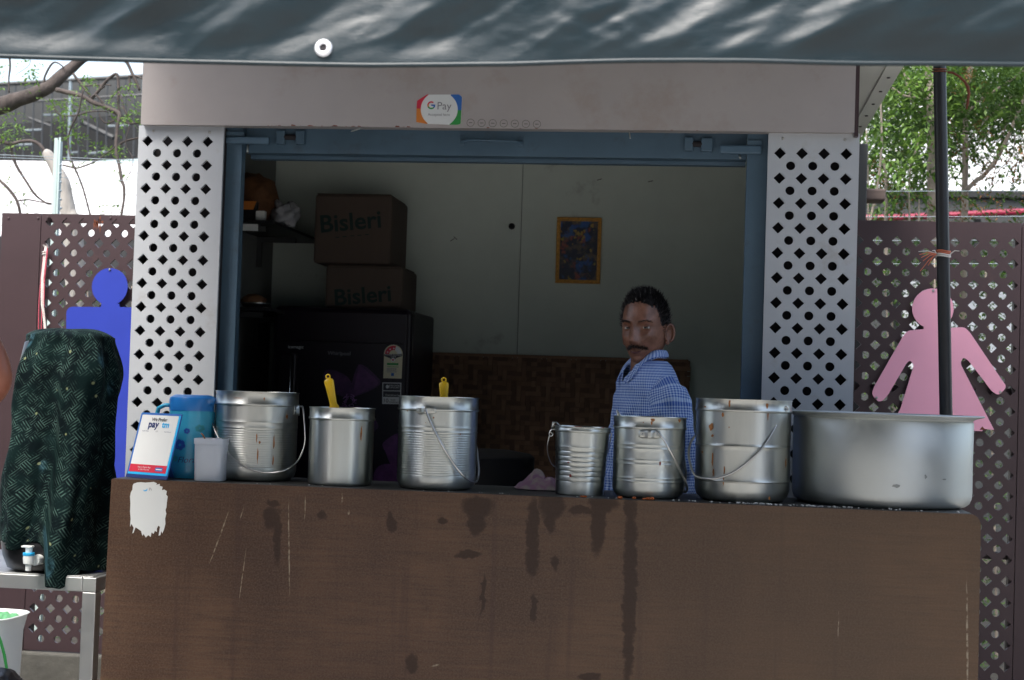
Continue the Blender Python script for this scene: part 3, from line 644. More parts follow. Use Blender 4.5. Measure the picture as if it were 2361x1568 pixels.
# ================================================================== VESSELS ON THE COUNTER
def vessel(name, label, cat, u, wpx, vtop, Yf, m, band=.16, rings=(), rb=.02, rbot=None, group=None, lip=.002, bead=.004, tilt=0, inner=.03):
    r = wpx/2*mpp(u, vtop, Yf+wpx/2*.0013); Yc = Yf+r
    p = P(u-5, 1130, Yc); z0 = ct(p.x); top = P(u, vtop, Yc-r*.3)
    h = top.z-z0; cx = (p.x); t = thing(name, label, cat, (cx, Yc, z0), group)
    rbt = r if rbot is None else rbot*r
    def rad(z): return rbt+(r-rbt)*z/h
    pr = [(0,.001),(rad(0)-rb*1.1,.001),(rad(0)-rb*.55,rb*.12),(rad(rb)-rb*.16,rb*.5),(rad(rb),rb)]
    zb = h*(1-band); ev = []
    for zf, amp, wd in rings: ev.append((zf*h, amp, wd))
    z = rb
    zz = sorted(set([rb+(zb-rb)*k/10 for k in range(1,10)]+[q for e in ev for q in (e[0]-e[2], e[0]-e[2]*.5, e[0], e[0]+e[2]*.5, e[0]+e[2])]))
    for z in zz:
        if rb < z < zb-.004:
            a = sum(am*math.exp(-((z-c)/(wd*.55))**2) for c, am, wd in ev); pr.append((rad(z)+a, z))
    if band: pr += [(rad(zb),zb-.003),(r+bead*.7,zb-.0015),(r+bead,zb+.002),(r+bead*.7,zb+.0055),(r+.0012,zb+.007)]
    pr += [(r+.001,h-.004),(r+.001+lip,h-.002),(r+.001+lip,h),(r-.001,h),(r-.003,h-.004),(rad(inner)-.003,inner),(0,inner)]
    tm = Matrix.Rotation(tilt, 3, 'Y') if tilt else None
    mb_ = MB().lathe(pr, (cx,Yc,z0), 96, tilt=tm)
    for k, p in enumerate(mb_.v):                        # slightly dented, out of round
        d_ = Vector((p[0]-cx, p[1]-Yc, 0)); q_ = Vector((d_.x*7+cx*9, d_.y*7, (p[2]-z0)*9)); f_ = 1+(.0022*noise.noise(q_)+.0014*noise.noise(q_*2.3))*.09/max(r,.02)*2
        mb_.v[k] = (cx+d_.x*f_, Yc+d_.y*f_, p[2])
    b = mb_.build('body', m, t, smooth=True, sharp=50)
    t['_'] = 0; del t['_']
    return t, Vector((cx,Yc,z0)), r, h
def bail(t, pts, rw=.0032, name='bail_handle'):
    P3 = [P(u,v,y) for u,v,y in pts]
    # smooth through the points
    out = []
    for i in range(len(P3)-1):
        p0, p1, p2, p3 = P3[max(i-1,0)], P3[i], P3[i+1], P3[min(i+2,len(P3)-1)]
        for k in range(5):
            q = k/5; out.append(.5*((2*p1)+(p2-p0)*q+(2*p0-5*p1+4*p2-p3)*q*q+(3*p1-p0-3*p2+p3)*q**3))
    out.append(P3[-1]); return MB().tube(out, rw, 8).build(name, m_wire, t, smooth=True)
def lug(t, c, r, ang, z, wd, ht, eye=True):
    """a riveted plate bent round the wall"""
    q = MB(); nx = 8
    def fn(u, v):
        a = ang+(u-.5)*wd/r; bulge = .0075*math.exp(-((u-.5)/.16)**2); rr_ = r+.0042+bulge
        return Vector((c.x+rr_*math.cos(a), c.y+rr_*math.sin(a), c.z+z+(v-.5)*ht*(1 if .08 < u < .92 else .8)))
    q.grid(fn, 14, 3)
    o = q.build('lug', m_steel2, t, smooth=True); md = o.modifiers.new('solid', 'SOLIDIFY'); md.thickness = .002; md.offset = -1
    for du in (-.33, .33):
        a = ang+du*wd/r; d = Vector((math.cos(a), math.sin(a), 0)); p = c+d*(r+.0048)+Vector((0,0,z))
        MB().ball(p, .0022, .0022, .0022, 8, 6).build('rivet', m_steel, o, smooth=True)
    return o
def stain(t, c, r, h, u, v, wp, hp, m, n=14, name='food_stain'):
    """blob of dried food lying on the curved wall"""
    rb_ = (r if callable(r) else (lambda z: r)); p0 = P(u, v, c.y-rb_(0)); s = mpp(u, v, c.y-rb_(0)); z = p0.z-c.z
    rr_ = rb_(z); x = max(-.97, min(.97, (P(u,v,c.y-rr_*.8).x-c.x)/rr_)); ph = math.asin(x); q = MB(); vs = []
    for k in range(n+1):
        a = 2*math.pi*k/n; j = random.uniform(.6,1.1)
        if k == n: vs.append((0,0))
        else: vs.append((math.cos(a)*wp*.5*s*j, math.sin(a)*hp*.5*s*j))
    V = []
    for dx, dz in vs:
        a = ph+dx/(rr_*max(.3, math.cos(ph))); V.append((c.x+(rr_+.0012)*math.sin(a), c.y-(rr_+.0012)*math.cos(a), c.z+z+dz))
    q.add(V, [(k, (k+1) % n, n) for k in range(n)]); return q.build(name, m, t)
etch = [(.16+.026*k, -.0007, .0016) for k in range(18)]
# 1 large lidless bucket, handle lowered in front
b1, c1, r1, h1 = vessel('steel_bucket', 'large steel bucket with finely ribbed wall and lowered wire handle beside the blue jug', 'bucket', 591, 188, 903, .10, m_steel2, band=.15,
    rings=[(.66,.0012,.004),(.60,.0012,.004)]+etch, rb=.03, group='steel buckets on the counter')
lug(b1, c1, r1, R(190), h1*.81, .045, .032); lug(b1, c1, r1, R(-4), h1*.80, .045, .032)
bail(b1, [(494,930,c1.y),(480.5,931,c1.y-.005),(477,940,c1.y-.01),(501.5,1007,c1.y-.08),(528,1047,c1.y-r1-.004),(555,1070,c1.y-r1-.014),(585,1085,c1.y-r1-.016),(620,1090.6,c1.y-r1-.017),(658,1084,c1.y-r1-.012),(686,1063,c1.y-.08),(702,1026,c1.y-.05),(703,993,c1.y-.03),(698.6,943,c1.y-.005),(694,937,c1.y),(684,938,c1.y)], .0026)
for (u,v,a,b) in [(596,1010,3,26),(598,1050,3,40),(602,1020,5,7),(630,1022,3,40),(628,1062,3,30),(612,920,3,10),(555,918,26,2),(605,906,24,3),(653,962,4,10)]: stain(b1, c1, r1, h1, u, v, a, b, m_stain)
# 2 plain canister
b2, c2, r2, h2 = vessel('steel_canister', 'plain smooth steel canister without handle holding a leaning yellow ladle', 'canister', 788, 148, 940, .055, m_steel, band=.15, rings=[], rb=.012)
stain(b2, c2, r2, h2, 830, 1000, 3, 40, m_stain)
# 3 bucket with riveted lug in front
b3, c3, r3, h3 = vessel('steel_bucket', 'tall steel bucket with a lug in front, holding the upright yellow ladle', 'bucket', 1010, 182, 915, .045, m_steel, band=.145,
    rings=[(.67,.0012,.004),(.62,.0012,.004)]+etch, rb=.026, group='steel buckets on the counter')
lug(b3, c3, r3, R(-98), h3*.855, .06, .022); lug(b3, c3, r3, R(82), h3*.855, .06, .022)
yf = c3.y-r3
bail(b3, [(981,943,yf-.008),(985,955,yf-.010),(999,988,yf-.013),(1023,1033,yf-.013),(1050,1075,yf+.012),(1074,1102,yf+.03),(1092,1112,c3.y-.05),(1101,1105,c3.y),(1103,1070,c3.y+.05),(1085,1000,c3.y+.12),(1000,945,c3.y+r3+.01)], .0032)
for (u,v,a,b) in [(939,946,3,8),(1003,963,4,5),(985,975,2,3),(1060,1002,3,4)]: stain(b3, c3, r3, h3, u, v, a, b, m_stain)
# 4 small ribbed pail
b4, c4, r4, h4 = vessel('steel_pail', 'small ribbed steel pail with red splashes beside the crumpled cloth', 'pail', 1341, 127, 984, .07, m_steel, band=.07,
    rings=[(.64-.072*k, -.0016, .0034) for k in range(6)]+[(.70,.001,.004),(.20,-.0012,.003)], rb=.004, rbot=.87, lip=.003, bead=.003, tilt=R(1.2))
ear = MB(); ear.tube([P(1273,990,c4.y), P(1276,974,c4.y-.004), P(1283,974,c4.y-.006), P(1293,984,c4.y)], .004, 8, flat=.4); ear.build('handle_ear', m_steel2, b4, smooth=True)
bail(b4, [(1283,992,c4.y-.02),(1273,990,c4.y-.02),(1266,999,c4.y-.02),(1270,1006,c4.y-.02),(1275,1001,c4.y-.02),(1268,996,c4.y-.02)], .0018)
bail(b4, [(1267,1004,c4.y-.02),(1262,1028,c4.y-.01),(1266,1056,c4.y+.02),(1283,1078,c4.y+.08),(1345,1090,c4.y+.12),(1394,1060,c4.y+.06),(1408,1010,c4.y),(1409,998,c4.y)], .0016)
for (u,v,a,b) in [(1388,988,12,5),(1311,1066,5,4),(1316,1097,6,8),(1335,984,22,3)]: stain(b4, c4, lambda z: r4*.87+r4*.13*max(0,z)/h4, h4, u, v, a, b, m_stain_red)
# 5 bucket in front of the man
b5, c5, r5, h5 = vessel('steel_bucket', 'medium steel bucket with orange drips on its rim directly in front of the man', 'bucket', 1499, 164, 961, .05, m_steel, band=.14,
    rings=[(f,.0011,.004) for f in (.66,.61,.47,.42,.25,.21)], rb=.026, group='steel buckets on the counter')
lug(b5, c5, r5, R(-88), h5*.79, .062, .024); lug(b5, c5, r5, R(92), h5*.79, .062, .024); yf = c5.y-r5
bail(b5, [(1512,994,yf-.009),(1519,998,yf-.012),(1531,1014,yf-.014),(1550,1048,yf-.010),(1573,1095,yf+.035),(1584,1121,c5.y-.05),(1583,1132,c5.y-.03),(1577,1131,c5.y),(1581,1090,c5.y+.05),(1570,1010,c5.y+.1)], .0034)
for (u,v,a,b,m) in [(1505,966,12,12,m_stain),(1503,975,5,10,m_stain),(1566,969,6,12,m_stain),(1522,1069,5,12,m_stain_red),(1484,974,3,3,m_stain)]: stain(b5, c5, r5, h5, u, v, a, b, m)
# 6 large hooped bucket
b6, c6, r6, h6 = vessel('steel_bucket', 'largest steel bucket with two raised hoops and dried yellow drips beside the big cooking pot', 'bucket', 1715, 216, 921, .045, m_steel2, band=.115,
    rings=[(.545,.0028,.006),(.205,.0028,.006)], rb=.034, group='steel buckets on the counter')
lp_ = MB(); lp_.tube([P(1788,948,c6.y-.055), P(1796,946,c6.y-.06), P(1806,950,c6.y-.065), P(1800,958,c6.y-.068), P(1793,952,c6.y-.065)], .0026, 8); lp_.build('handle_eye', m_steel2, b6, smooth=True)
bail(b6, [(1800,949,c6.y-.07),(1806,941,c6.y-.075),(1814,938,c6.y-.075),(1815,945,c6.y-.075),(1804,952,c6.y-.08),(1798,964,c6.y-.085),(1781,997,c6.y-.115),(1750,1041,c6.y-r6-.002),(1702,1082,c6.y-r6-.014),(1664,1100,c6.y-r6-.014),(1633,1104,c6.y-r6-.004),(1604,1097,c6.y-.10),(1593,1076,c6.y-.07),(1588,1047,c6.y-.05),(1592,1022,c6.y-.03),(1603,1004,c6.y-.02)], .0034)
for (u,v,a,b) in [(1626,940,6,10),(1640,985,12,20),(1643,1005,6,8),(1667,957,6,14),(1643,1060,4,40),(1645,1090,4,24),(1620,1044,4,6),(1768,935,6,16),(1770,960,3,20),(1681,985,3,4),(1670,1085,4,20),(1668,1110,3,24),(1813,1070,3,26),(1773,1150,5,10),(1682,930,5,22)]: stain(b6, c6, r6, h6, u, v, a, b, m_stain)
# 7 big cooking pot with flat rim
cp = thing('cooking_pot', 'wide aluminium cooking pot with a flat flared rim at the right end of the counter', 'pot', (0,0,0))
rP = 202*mpp(2038,1050,.30); cP = Vector((P(2033,1050,.035+rP).x, .035+rP, 0)); cP.z = ct(cP.x); hP = P(2030,956,cP.y-.1).z-cP.z
cp.location = cP; LOC[cp] = cP.copy()
pr = [(0,.001),(rP-.030,.001),(rP-.017,.004),(rP-.007,.012),(rP-.0015,.026),(rP,.04),(rP,hP*.5),(rP+.001,hP-.018),(rP-.002,hP-.014),(rP+.002,hP-.008),(rP+.016,hP-.004),(rP+.030,hP-.001),(rP+.032,hP+.002),(rP+.030,hP+.004),(rP+.006,hP+.003),(rP-.003,hP-.006),(rP-.005,.05),(rP-.05,.006),(0,.006)]
MB().lathe(pr, cP, 128).build('body', m_alu, cp, smooth=True, sharp=60)
for (u,v,a,b) in [(2130,1100,7,12),(2176,1107,12,4),(2060,1120,22,10)]: stain(cp, cP, rP, hP, u, v, a, b, m_scuff, name='dent_mark')

# ladles with yellow handles
def ladle(label, tip, root, Y, cvess):
    t = thing('ladle', label, 'ladle', P(*root, Y), 'yellow-handled ladles'); a, b = P(*tip, Y), P(*root, Y); d = (a-b).normalized(); s = mpp(*tip, Y); L = (a-b).length
    side = Vector((d.z,0,-d.x)); q = MB(); prof = [(0,.0155),(.06,.0165),(.13,.0115),(.2,.0112),(.6,.0135),(.84,.0155),(.90,.012),(.905,.0075),(.93,.0075)]
    pts = [b+d*(L*f) for f, _ in prof]; q.tube(pts, [r for _, r in prof], 12, flat=.55)
    e = b+d*(L*.925)
    for i in range(10):
        pass
    ring = [e+side*(math.cos(2*math.pi*k/12)*.0062)+d*(.006+math.sin(2*math.pi*k/12)*.0062) for k in range(13)]; q.tube(ring, .0026, 6)
    q.build('handle', m_yellow, t, smooth=True)
    low = b-d*.16; MB().tube([b+d*.01, low], [.004,.0035], 8).build('shaft', m_steel, t, smooth=True)
    bowl = MB(); bowl.lathe([(0,-.02),(.015,-.017),(.028,-.008),(.033,.004),(.0315,.004),(.026,-.006),(.014,-.0145),(0,-.0175)], low+Vector((.0,0,-.008)), 24); bowl.build('bowl', m_steel, t, smooth=True)
    return t
ladle('ladle with a long yellow handle leaning out of the plain canister', (756,867), (771,943), c2.y+.02, c2)
ladle('ladle with a short upright yellow handle standing in the lugged bucket', (1023.5,876), (1023.5,935), c3.y+.02, c3)
t = thing('spoon', 'steel spoon tip poking over the rim of the bucket in front of the man', 'spoon', P(1427,966,c5.y-.05))
MB().tube([P(1422,945,c5.y-.05), P(1426,955,c5.y-.05), P(1431,963,c5.y-.05), P(1445,1010,c5.y-.03)], [.002,.005,.007,.004], 8, flat=.3).build('handle', m_steel, t, smooth=True)

# blue jug
jr = 52*mpp(444,1000,.2); jc = Vector((P(440,1050,.12+jr).x, .12+jr, 0)); jc.z = ct(jc.x); jh = P(443,912,jc.y).z-jc.z
jug = thing('water_jug', 'blue translucent plastic jug with lid and side handle', 'jug', jc)
jlz = P(443,944,jc.y).z-jc.z
MB().lathe([(0,.001),(jr*.95,.001),(jr*.985,.006),(jr,.02),(jr,jlz),(jr*.97,jlz),(jr*.95,.02),(0,.012)], jc, 64).build('body', m_jug, jug, smooth=True, sharp=50)
MB().lathe([(jr*.98,jlz-.004),(jr*1.015,jlz-.004),(jr*1.02,jlz),(jr*1.02,jh-.012),(jr*.99,jh-.006),(jr*.86,jh-.001),(jr*.72,jh+.002),(0,jh+.002)], jc, 64).build('lid', m_juglid, jug, smooth=True, sharp=40)
s = mpp(380,940,jc.y); MB().tube([P(u,v,jc.y-.02) for u,v in ((396,934),(380,934),(366,941),(362,955),(362,990),(366,1020),(380,1034),(398,1036))], .011, 10, flat=.6).build('handle', m_jug, jug, smooth=True)
def onjug(u, v, e=.0008):
    p = P(u, v, jc.y-jr); x = max(-.98, min(.98, (P(u,v,jc.y-jr*.7).x-jc.x)/jr)); a = math.asin(x); return Vector((jc.x+(jr+e)*x, jc.y-(jr+e)*math.cos(a), p.z))
m_jugprint = mat('jug_print_blue', (.012,.07,.33), .4, var=.4, vs=40); m_jugteal = mat('jug_print_teal', (.01,.24,.30), .4, var=.3, vs=40)
for (u,v,r_,m) in ((420,1026,13,m_jugprint),(436,994,7,m_jugprint),(462,988,9,m_jugteal),(408,1058,7,m_jugteal)):
    q = MB()
    for k in range(6):
        a = k*math.pi/3+.3; vs = []
        for j in range(8):
            b = 2*math.pi*j/8; vs.append(onjug(u+math.cos(a)*r_*.6+math.cos(b)*r_*.42, v+math.sin(a)*r_*.6+math.sin(b)*r_*.42, .0008+.00004*k))
        q.add(vs, [tuple(range(8))[::-1]])
    q.build('flower_print', m, jug)
lt = text('lettering', 'Floral', m_navy, None, (0,0,0), XD, UD, 1, shear=.35)
for v_ in lt.data.vertices:
    q = onjug(436+v_.co.x*20, 1061-v_.co.z*20, .0012); v_.co = q-jc
lt.parent = jug

# payment stand (leaning card; the code square is left out)
psi, lam = R(24), R(16); s = mpp(345,1100,.06)
e1 = Vector((math.cos(psi), -math.sin(psi), 0)); e2 = Vector((math.sin(psi)*math.sin(lam), math.cos(psi)*math.sin(lam), math.cos(lam))); nrm = e1.cross(e2)
o0 = P(291,1101,.075); o0.z = ct(o0.x)+.001; W_, H_ = 118*s/math.cos(psi)*.98, 152*s/math.cos(lam)*.985
stand = thing('payment_stand', 'blue-edged white card stand for phone payments at the left end of the counter', 'sign', o0)
def card(name, m, lp, e, th, par=stand, bev=0):
    me = curve_mesh([lp], th); b = base(par)
    for v in me.vertices: v.co = o0+e1*v.co.x+e2*v.co.y+nrm*(e+v.co.z)-b
    me.materials.clear(); me.materials.append(m); return link(name, me, par, bevel=bev)
def rc(x0,y0,x1,y1,r=0): lp = [(x0*W_,y0*H_),(x1*W_,y0*H_),(x1*W_,y1*H_),(x0*W_,y1*H_)]; return rnd(lp, r) if r else lp
card('backing', m_gblue, rc(0,0,1,1,.006), 0, .004, bev=.0008)
card('cyan_edge', m_cyan, rc(.93,.06,.99,.97), .0022, .0006); card('cyan_edge', m_cyan, rc(.03,.055,.97,.09), .0022, .0006)
card('face', m_whiteprint, rc(.045,.20,.945,.965,.004), .0026, .0006); card('red_band', m_red, rc(.045,.09,.945,.205), .003, .0006); card('foot_strip', m_navy, rc(0,0,1,.05), .0024, .0012)
def ctext(s_, m, x, y, h, **k): return text('lettering', s_, m, stand, o0+e1*(x*W_)+e2*(y*H_)+nrm*.0034, e1, e2, h*H_, **k)
ctext('We Prefer', m_ink, .5, .895, .075, bold=.012, sp=.95); ctext('pay', m_navy, .38, .82, .15, bold=.03); ctext('tm', m_cyan, .68, .82, .13, bold=.03)
ctext('Scan in Paytm App', m_whiteprint, .40, .165, .034); ctext('to Get Assured', m_whiteprint, .40, .13, .034); card('badge', m_gblue, rc(.68,.115,.86,.17,.003), .0036, .0005); card('badge_line', m_whiteprint, rc(.70,.135,.84,.15), .004, .0004)
ctext('Paytm Wallet', m_navy, .22, .715, .024); ctext('UPI', m_greyink, .5, .715, .032); ctext('Bank Accounts', m_navy, .77, .715, .022)
lg = MB(); bt = o0+e1*(W_*.5)-nrm*.0022+e2*(H_*.6); ft = Vector((bt.x+math.sin(psi)*.06, bt.y+math.cos(psi)*.07, o0.z))
lg.add([bt-e1*.02, bt+e1*.02, ft+e1*.02, ft-e1*.02, bt-e1*.02+nrm*.002, bt+e1*.02+nrm*.002, ft+e1*.02+Vector((0,-.003,0)), ft-e1*.02+Vector((0,-.003,0))], [(0,1,2,3),(7,6,5,4),(0,4,5,1),(1,5,6,2),(2,6,7,3),(3,7,4,0)])
lg.build('back_leg', m_gblue, stand)

# milky cup with a spoon
kc = Vector((P(484,1106,.075).x, .078, 0)); kc.z = ct(kc.x); kr = 36*mpp(486,1060,.05); kh = P(488,1011,.07).z-kc.z
cup = thing('plastic_cup', 'squarish milky white plastic cup in front of the blue jug', 'cup', kc)
MB().lathe([(0,.001),(kr*.90,.001),(kr*.93,.004),(kr*.985,kh*.86),(kr*1.03,kh*.865),(kr*1.04,kh-.002),(kr*1.02,kh),(kr*.99,kh-.001),(kr*.9,.006),(0,.005)], kc, 64, sq=5, yaw=R(7)).build('body', m_cup, cup, smooth=True, sharp=35)
stain(cup, kc, kr*.97, kh, 508,1058,4,10, m_stain)
sp = thing('spoon', 'thin metal spoon standing in the milky plastic cup', 'spoon', (kc.x-.01, kc.y, kc.z+.02))
MB().tube([P(464,999,.08), P(468,1003,.08), P(474,1015,.08), P(486,1060,.085), P(494,1092,.09)], [.004,.005,.0045,.003,.006], 8, flat=.4).build('handle', m_stain, sp, smooth=True)

# crumpled cloth
q = MB()
cc = P(1250,1126,.30)
def cl(u, v):
    a = 2*math.pi*u; rr_ = v
    x = cc.x+math.cos(a)*rr_*(.085+.03*noise.noise(Vector((a,1,0)))); y = cc.y+math.sin(a)*rr_*.07
    f = noise.noise(Vector((x*28,y*28,.3)))*.6+noise.noise(Vector((x*60,y*60,4)))*.3
    return Vector((x+.012*noise.noise(Vector((x*40,y*40,9))), y, ct(x)+.003+max(0,(1-rr_**3))*(.036+.045*f)))
q.grid(cl, 48, 16, closed=True); m_nap, g = blank('faded_pink_cloth', .9, .2); o_ = g.coord()
g.l.new(g.mix(g.ramp(g.noise(o_, 24, 3), .4, .62), (.40,.33,.29), (.34,.19,.26)), g.b.inputs['Base Color']); g.bump(g.noise(o_, 60, 4), .002)
nap = q.build('crumpled_cloth', m_nap, None, smooth=True); tag(nap, 'crumpled pale pink and beige cloth lying beside the small ribbed pail', 'cloth')

# ================================================================== INSIDE THE KIOSK
# low worktable with black pan
wt = thing('worktable', 'dark low worktable inside the kiosk under the black pan', 'table', (P(1120,1100,1.0).x, 1.0, .06))
zt_ = P(1150,1118,1.0).z-.10; xw0, xw1 = P(1000,1100,1.0).x, P(1260,1100,1.0).x
bx('table_top', m_black, wt, xw0, xw1, .84, 1.28, zt_-.02, zt_)
for x in (xw0+.02, xw1-.05):
    for y in (.86, 1.23): bx('leg', m_black, wt, x, x+.03, y, y+.03, .06, zt_-.0205)
pc_ = Vector((P(1118,1050,1.03).x, 1.05, zt_)); pr0 = 113*mpp(1118,1050,1.05); phz = P(1118,1036,.95).z-zt_
pan = thing('black_pan', 'large soot-black round pan behind the steel buckets, in front of the woven mat', 'pan', pc_)
MB().lathe([(0,0),(pr0*.8,0),(pr0*.97,.02),(pr0,.05),(pr0,phz-.032),(pr0*1.005,phz-.03),(pr0*.99,phz-.026)], pc_, 48).build('body', m_soot, pan, smooth=True, sharp=50)
MB().lathe([(pr0*.99,phz-.025),(pr0*.9,phz-.015),(pr0*.5,phz-.004),(0,phz)], pc_, 48).build('lid', m_soot, pan, smooth=True)
# woven bamboo mat along the back wall
mat_x0, mat_x1 = P(900,900,YB-.03).x, P(1583,900,YB-.03).x; mz1 = P(1250,826,YB-.03).z; mz0 = .5
bm = thing('bamboo_mat', 'brown woven split-bamboo mat leaning on the grey back wall', 'mat', ((mat_x0+mat_x1)/2, YB-.03, mz0))
m_bam = []
for i, c in enumerate(((.22,.12,.066),(.15,.08,.046),(.28,.155,.088))): m_bam.append(mat('split_bamboo_%s' % ('mid','dark','light')[i], c, .7, var=.3, vs=14, stretch=(1,1,1)))
wv = MB(); sw_ = .021; nx_ = int((mat_x1-mat_x0)/sw_); nz_ = int((mz1-mz0)/sw_)
for i in range(nx_+1):
    for j in range(nz_+1):
        x = mat_x0+i*sw_; z = mz0+j*sw_; ph = (i+j*1) % 6 < 3; mi = random.choice((0,0,1,2)) if random.random() < .3 else ((i*7) % 3 if ph else (j*5+1) % 3)
        bow = .004+random.uniform(-.001,.001); e = .0012
        if ph: # vertical strip on top
            vs = [(x+e,YB-.022-bow,z-.002),(x+sw_-e,YB-.022-bow,z-.002),(x+sw_-e,YB-.022-bow,z+sw_+.002),(x+e,YB-.022-bow,z+sw_+.002),(x+e,YB-.020,z-.002),(x+sw_-e,YB-.020,z-.002),(x+sw_-e,YB-.020,z+sw_+.002),(x+e,YB-.020,z+sw_+.002)]
        else:
            vs = [(x-.002,YB-.022-bow*.6,z+e),(x+sw_+.002,YB-.022-bow*.6,z+e),(x+sw_+.002,YB-.022-bow*.6,z+sw_-e),(x-.002,YB-.022-bow*.6,z+sw_-e),(x-.002,YB-.0195,z+e),(x+sw_+.002,YB-.0195,z+e),(x+sw_+.002,YB-.0195,z+sw_-e),(x-.002,YB-.0195,z+sw_-e)]
        wv.add(vs, [(0,1,2,3),(0,4,5,1),(1,5,6,2),(2,6,7,3),(3,7,4,0)], mi=mi)
tag(wv.build('woven_strips', m_bam, bm), kind='stuff')
bx('backing', m_bam[1], bm, mat_x0, mat_x1, YB-.017, YB-.012, mz0, mz1-.004)
bx('edge_binding', m_bam[2], bm, mat_x0, mat_x1+.004, YB-.032, YB-.010, mz1, mz1+.012, .002)

# fridge
YR = 1.55; fx0, fx1 = P(624,850,YR).x, P(945,850,YR).x; fzt = P(780,708,YR).z; FR = thing('fridge', 'dark wine-coloured single-door fridge with purple flower print', 'fridge', ((fx0+fx1)/2, YR, .06))
bx('cabinet', m_wineside, FR, fx0+.004, fx1-.004, YR+.065, YR+.54, .20, fzt-.004, .012)
dm = MB(); zs_ = P(780,790,YR).z
MB().box(fx0, fx1, YR+.006, YR+.06, .34, fzt).build('door', m_wine, FR, bevel=.022)
bx('door_top_rail', m_wine, FR, fx0+.03, fx1-.03, YR-.002, YR+.008, zs_, zs_+.006, .002)
a, b = P(648,813,YR-.01), P(672,1200,YR-.01); bx('handle', m_wine, FR, a.x, b.x, YR-.03, YR+.005, b.z, a.z, .008)
a = P(671,812,YR-.031); c_ = P(658,1200,YR-.031); MB().tube([P(671,812,YR-.031), P(666.5,930,YR-.031), P(661,1100,YR-.031)], .0022, 6).build('handle_trim', m_chrome, FR, smooth=True)
MB().tube([P(653,812,YR-.002), P(649,930,YR-.002), P(645,1100,YR-.002)], .0018, 6).build('handle_trim', m_chrome, FR, smooth=True)
bx('edge_trim', m_wineside, FR, fx1-.016, fx1-.010, YR+.001, YR+.007, .36, fzt-.02, .002)
bx('base_drawer', m_black, FR, fx0+.01, fx1-.01, YR+.02, YR+.53, .16, .335, .006)
for x in (fx0+.04, fx1-.08): bx('foot', m_black, FR, x, x+.04, YR+.06, YR+.10, .0605, .16)
ft_ = MB()
def FP(u, v, e=.0): return P(u, v, YR+.0052-e)
def petal(pts, m, e, nm='flower_print'):
    plate(nm, m, FR, [[(FP(u,v).x, FP(u,v).z) for u,v in pts]], YR+.0055-e, .0006)
def spl(pts, n=5):
    out = []; N = len(pts); V = [Vector((*p,0)) for p in pts]
    for i in range(N):
        p0,p1,p2,p3 = V[i-1],V[i],V[(i+1)%N],V[(i+2)%N]
        for k in range(n):
            q = k/n; r_ = .5*((2*p1)+(p2-p0)*q+(2*p0-5*p1+4*p2-p3)*q*q+(3*p1-p0-3*p2+p3)*q**3); out.append((r_.x,r_.y))
    return out
m_purd = mat('deep_purple_print', (.06,.018,.072), .3, var=.5, vs=30)
petal(spl([(800,915),(770,905),(745,868),(760,852),(800,868),(815,900)]), m_purd, .0004)
petal(spl([(806,915),(812,880),(830,840),(868,868),(876,885),(850,902)]), m_purd, .0008)
petal(spl([(815,910),(826,850),(826,840),(835,848),(870,878),(866,890),(840,902)]), m_purple, .0012)
petal(spl([(790,935),(760,950),(748,990),(790,990),(805,950)]), m_purd, .0006)
petal(spl([(820,935),(850,950),(872,985),(835,1000),(812,960)]), m_purd, .001)
petal(spl([(884,1020),(930,1000),(936,1080),(905,1075),(890,1045)]), m_purple, .0006)
petal(spl([(868,1080),(900,1070),(936,1095),(936,1125),(866,1120)]), m_purple, .001)
q = MB(); c_ = FP(806,926)
for k in range(90):
    a = random.uniform(0,2*math.pi); r_ = random.uniform(.012,.030); p = c_+Vector((math.cos(a)*r_, -.0022, math.sin(a)*r_)); z = random.uniform(.0012,.0025)
    q.add([p+Vector((-z,0,-z)),p+Vector((z,0,-z*.5)),p+Vector((z*.7,0,z)),p+Vector((-z,0,z*.8))],[(0,1,2,3)])
q.build('flower_print', m_purple2, FR)
s = mpp(800,850,YR)
text('lettering', 'Whirlpool', m_greyink, FR, FP(782,815,.002), XD, UD, 13*s); text('lettering', 'icemagic', m_whiteprint, FR, FP(682,800,.002), XD, UD, 11*s)
# energy label and warranty label
Ze = lambda x, y: (472+x*.301, 708+y*.301)
def flab(nm, m, pts, e, par): return plate(nm, m, par, [[(FP(*Ze(x,y)).x, FP(*Ze(x,y)).z) for x,y in pts]], YR+.0052-e, .0005)
el = flab('energy_label', m_cream, [(1368,545),(1374,365)]+arc_pts(1445,362,72,74,180,360,16)+[(1517,365),(1508,548)], .001, FR)
flab('red_arc', m_red, arc_pts(1445,362,64,66,182,290,10)+arc_pts(1445,362,32,32,290,182,8), .0015, el); flab('white_arc', m_whiteprint, arc_pts(1445,362,64,66,290,358,8)+arc_pts(1445,362,32,32,358,290,6), .0015, el)
flab('black_band', m_ink, [(1376,360),(1514,360),(1512,376),(1465,392),(1443,425),(1420,392),(1377,376)], .0016, el)
flab('green_rows', m_green, [(1397,428),(1485,430),(1484,446),(1396,444)], .0015, el); flab('text_rows', m_green, [(1396,455),(1484,457),(1484,461),(1396,459)], .0015, el)
for k in range(4): flab('text_rows', m_greyink, [(1394,468+k*9),(1470,469+k*9),(1470,473+k*9),(1394,472+k*9)], .0015, el)
flab('mark', m_gblue, [(1428,505),(1450,505),(1450,528),(1428,528)], .0015, el)
flab('mark', m_whiteprint, arc_pts(1443,405,16,16,0,340,12), .0018, el); flab('mark', m_red, arc_pts(1443,405,8,8,0,320,8), .002, el)
text('lettering', 'POWER SAVINGS', m_whiteprint, el, FP(*Ze(1445,367),.003), XD, UD, 4.6*s, wscale=1.1); text('lettering', 'GUIDE', m_whiteprint, el, FP(*Ze(1445,381),.003), XD, UD, 4.2*s)
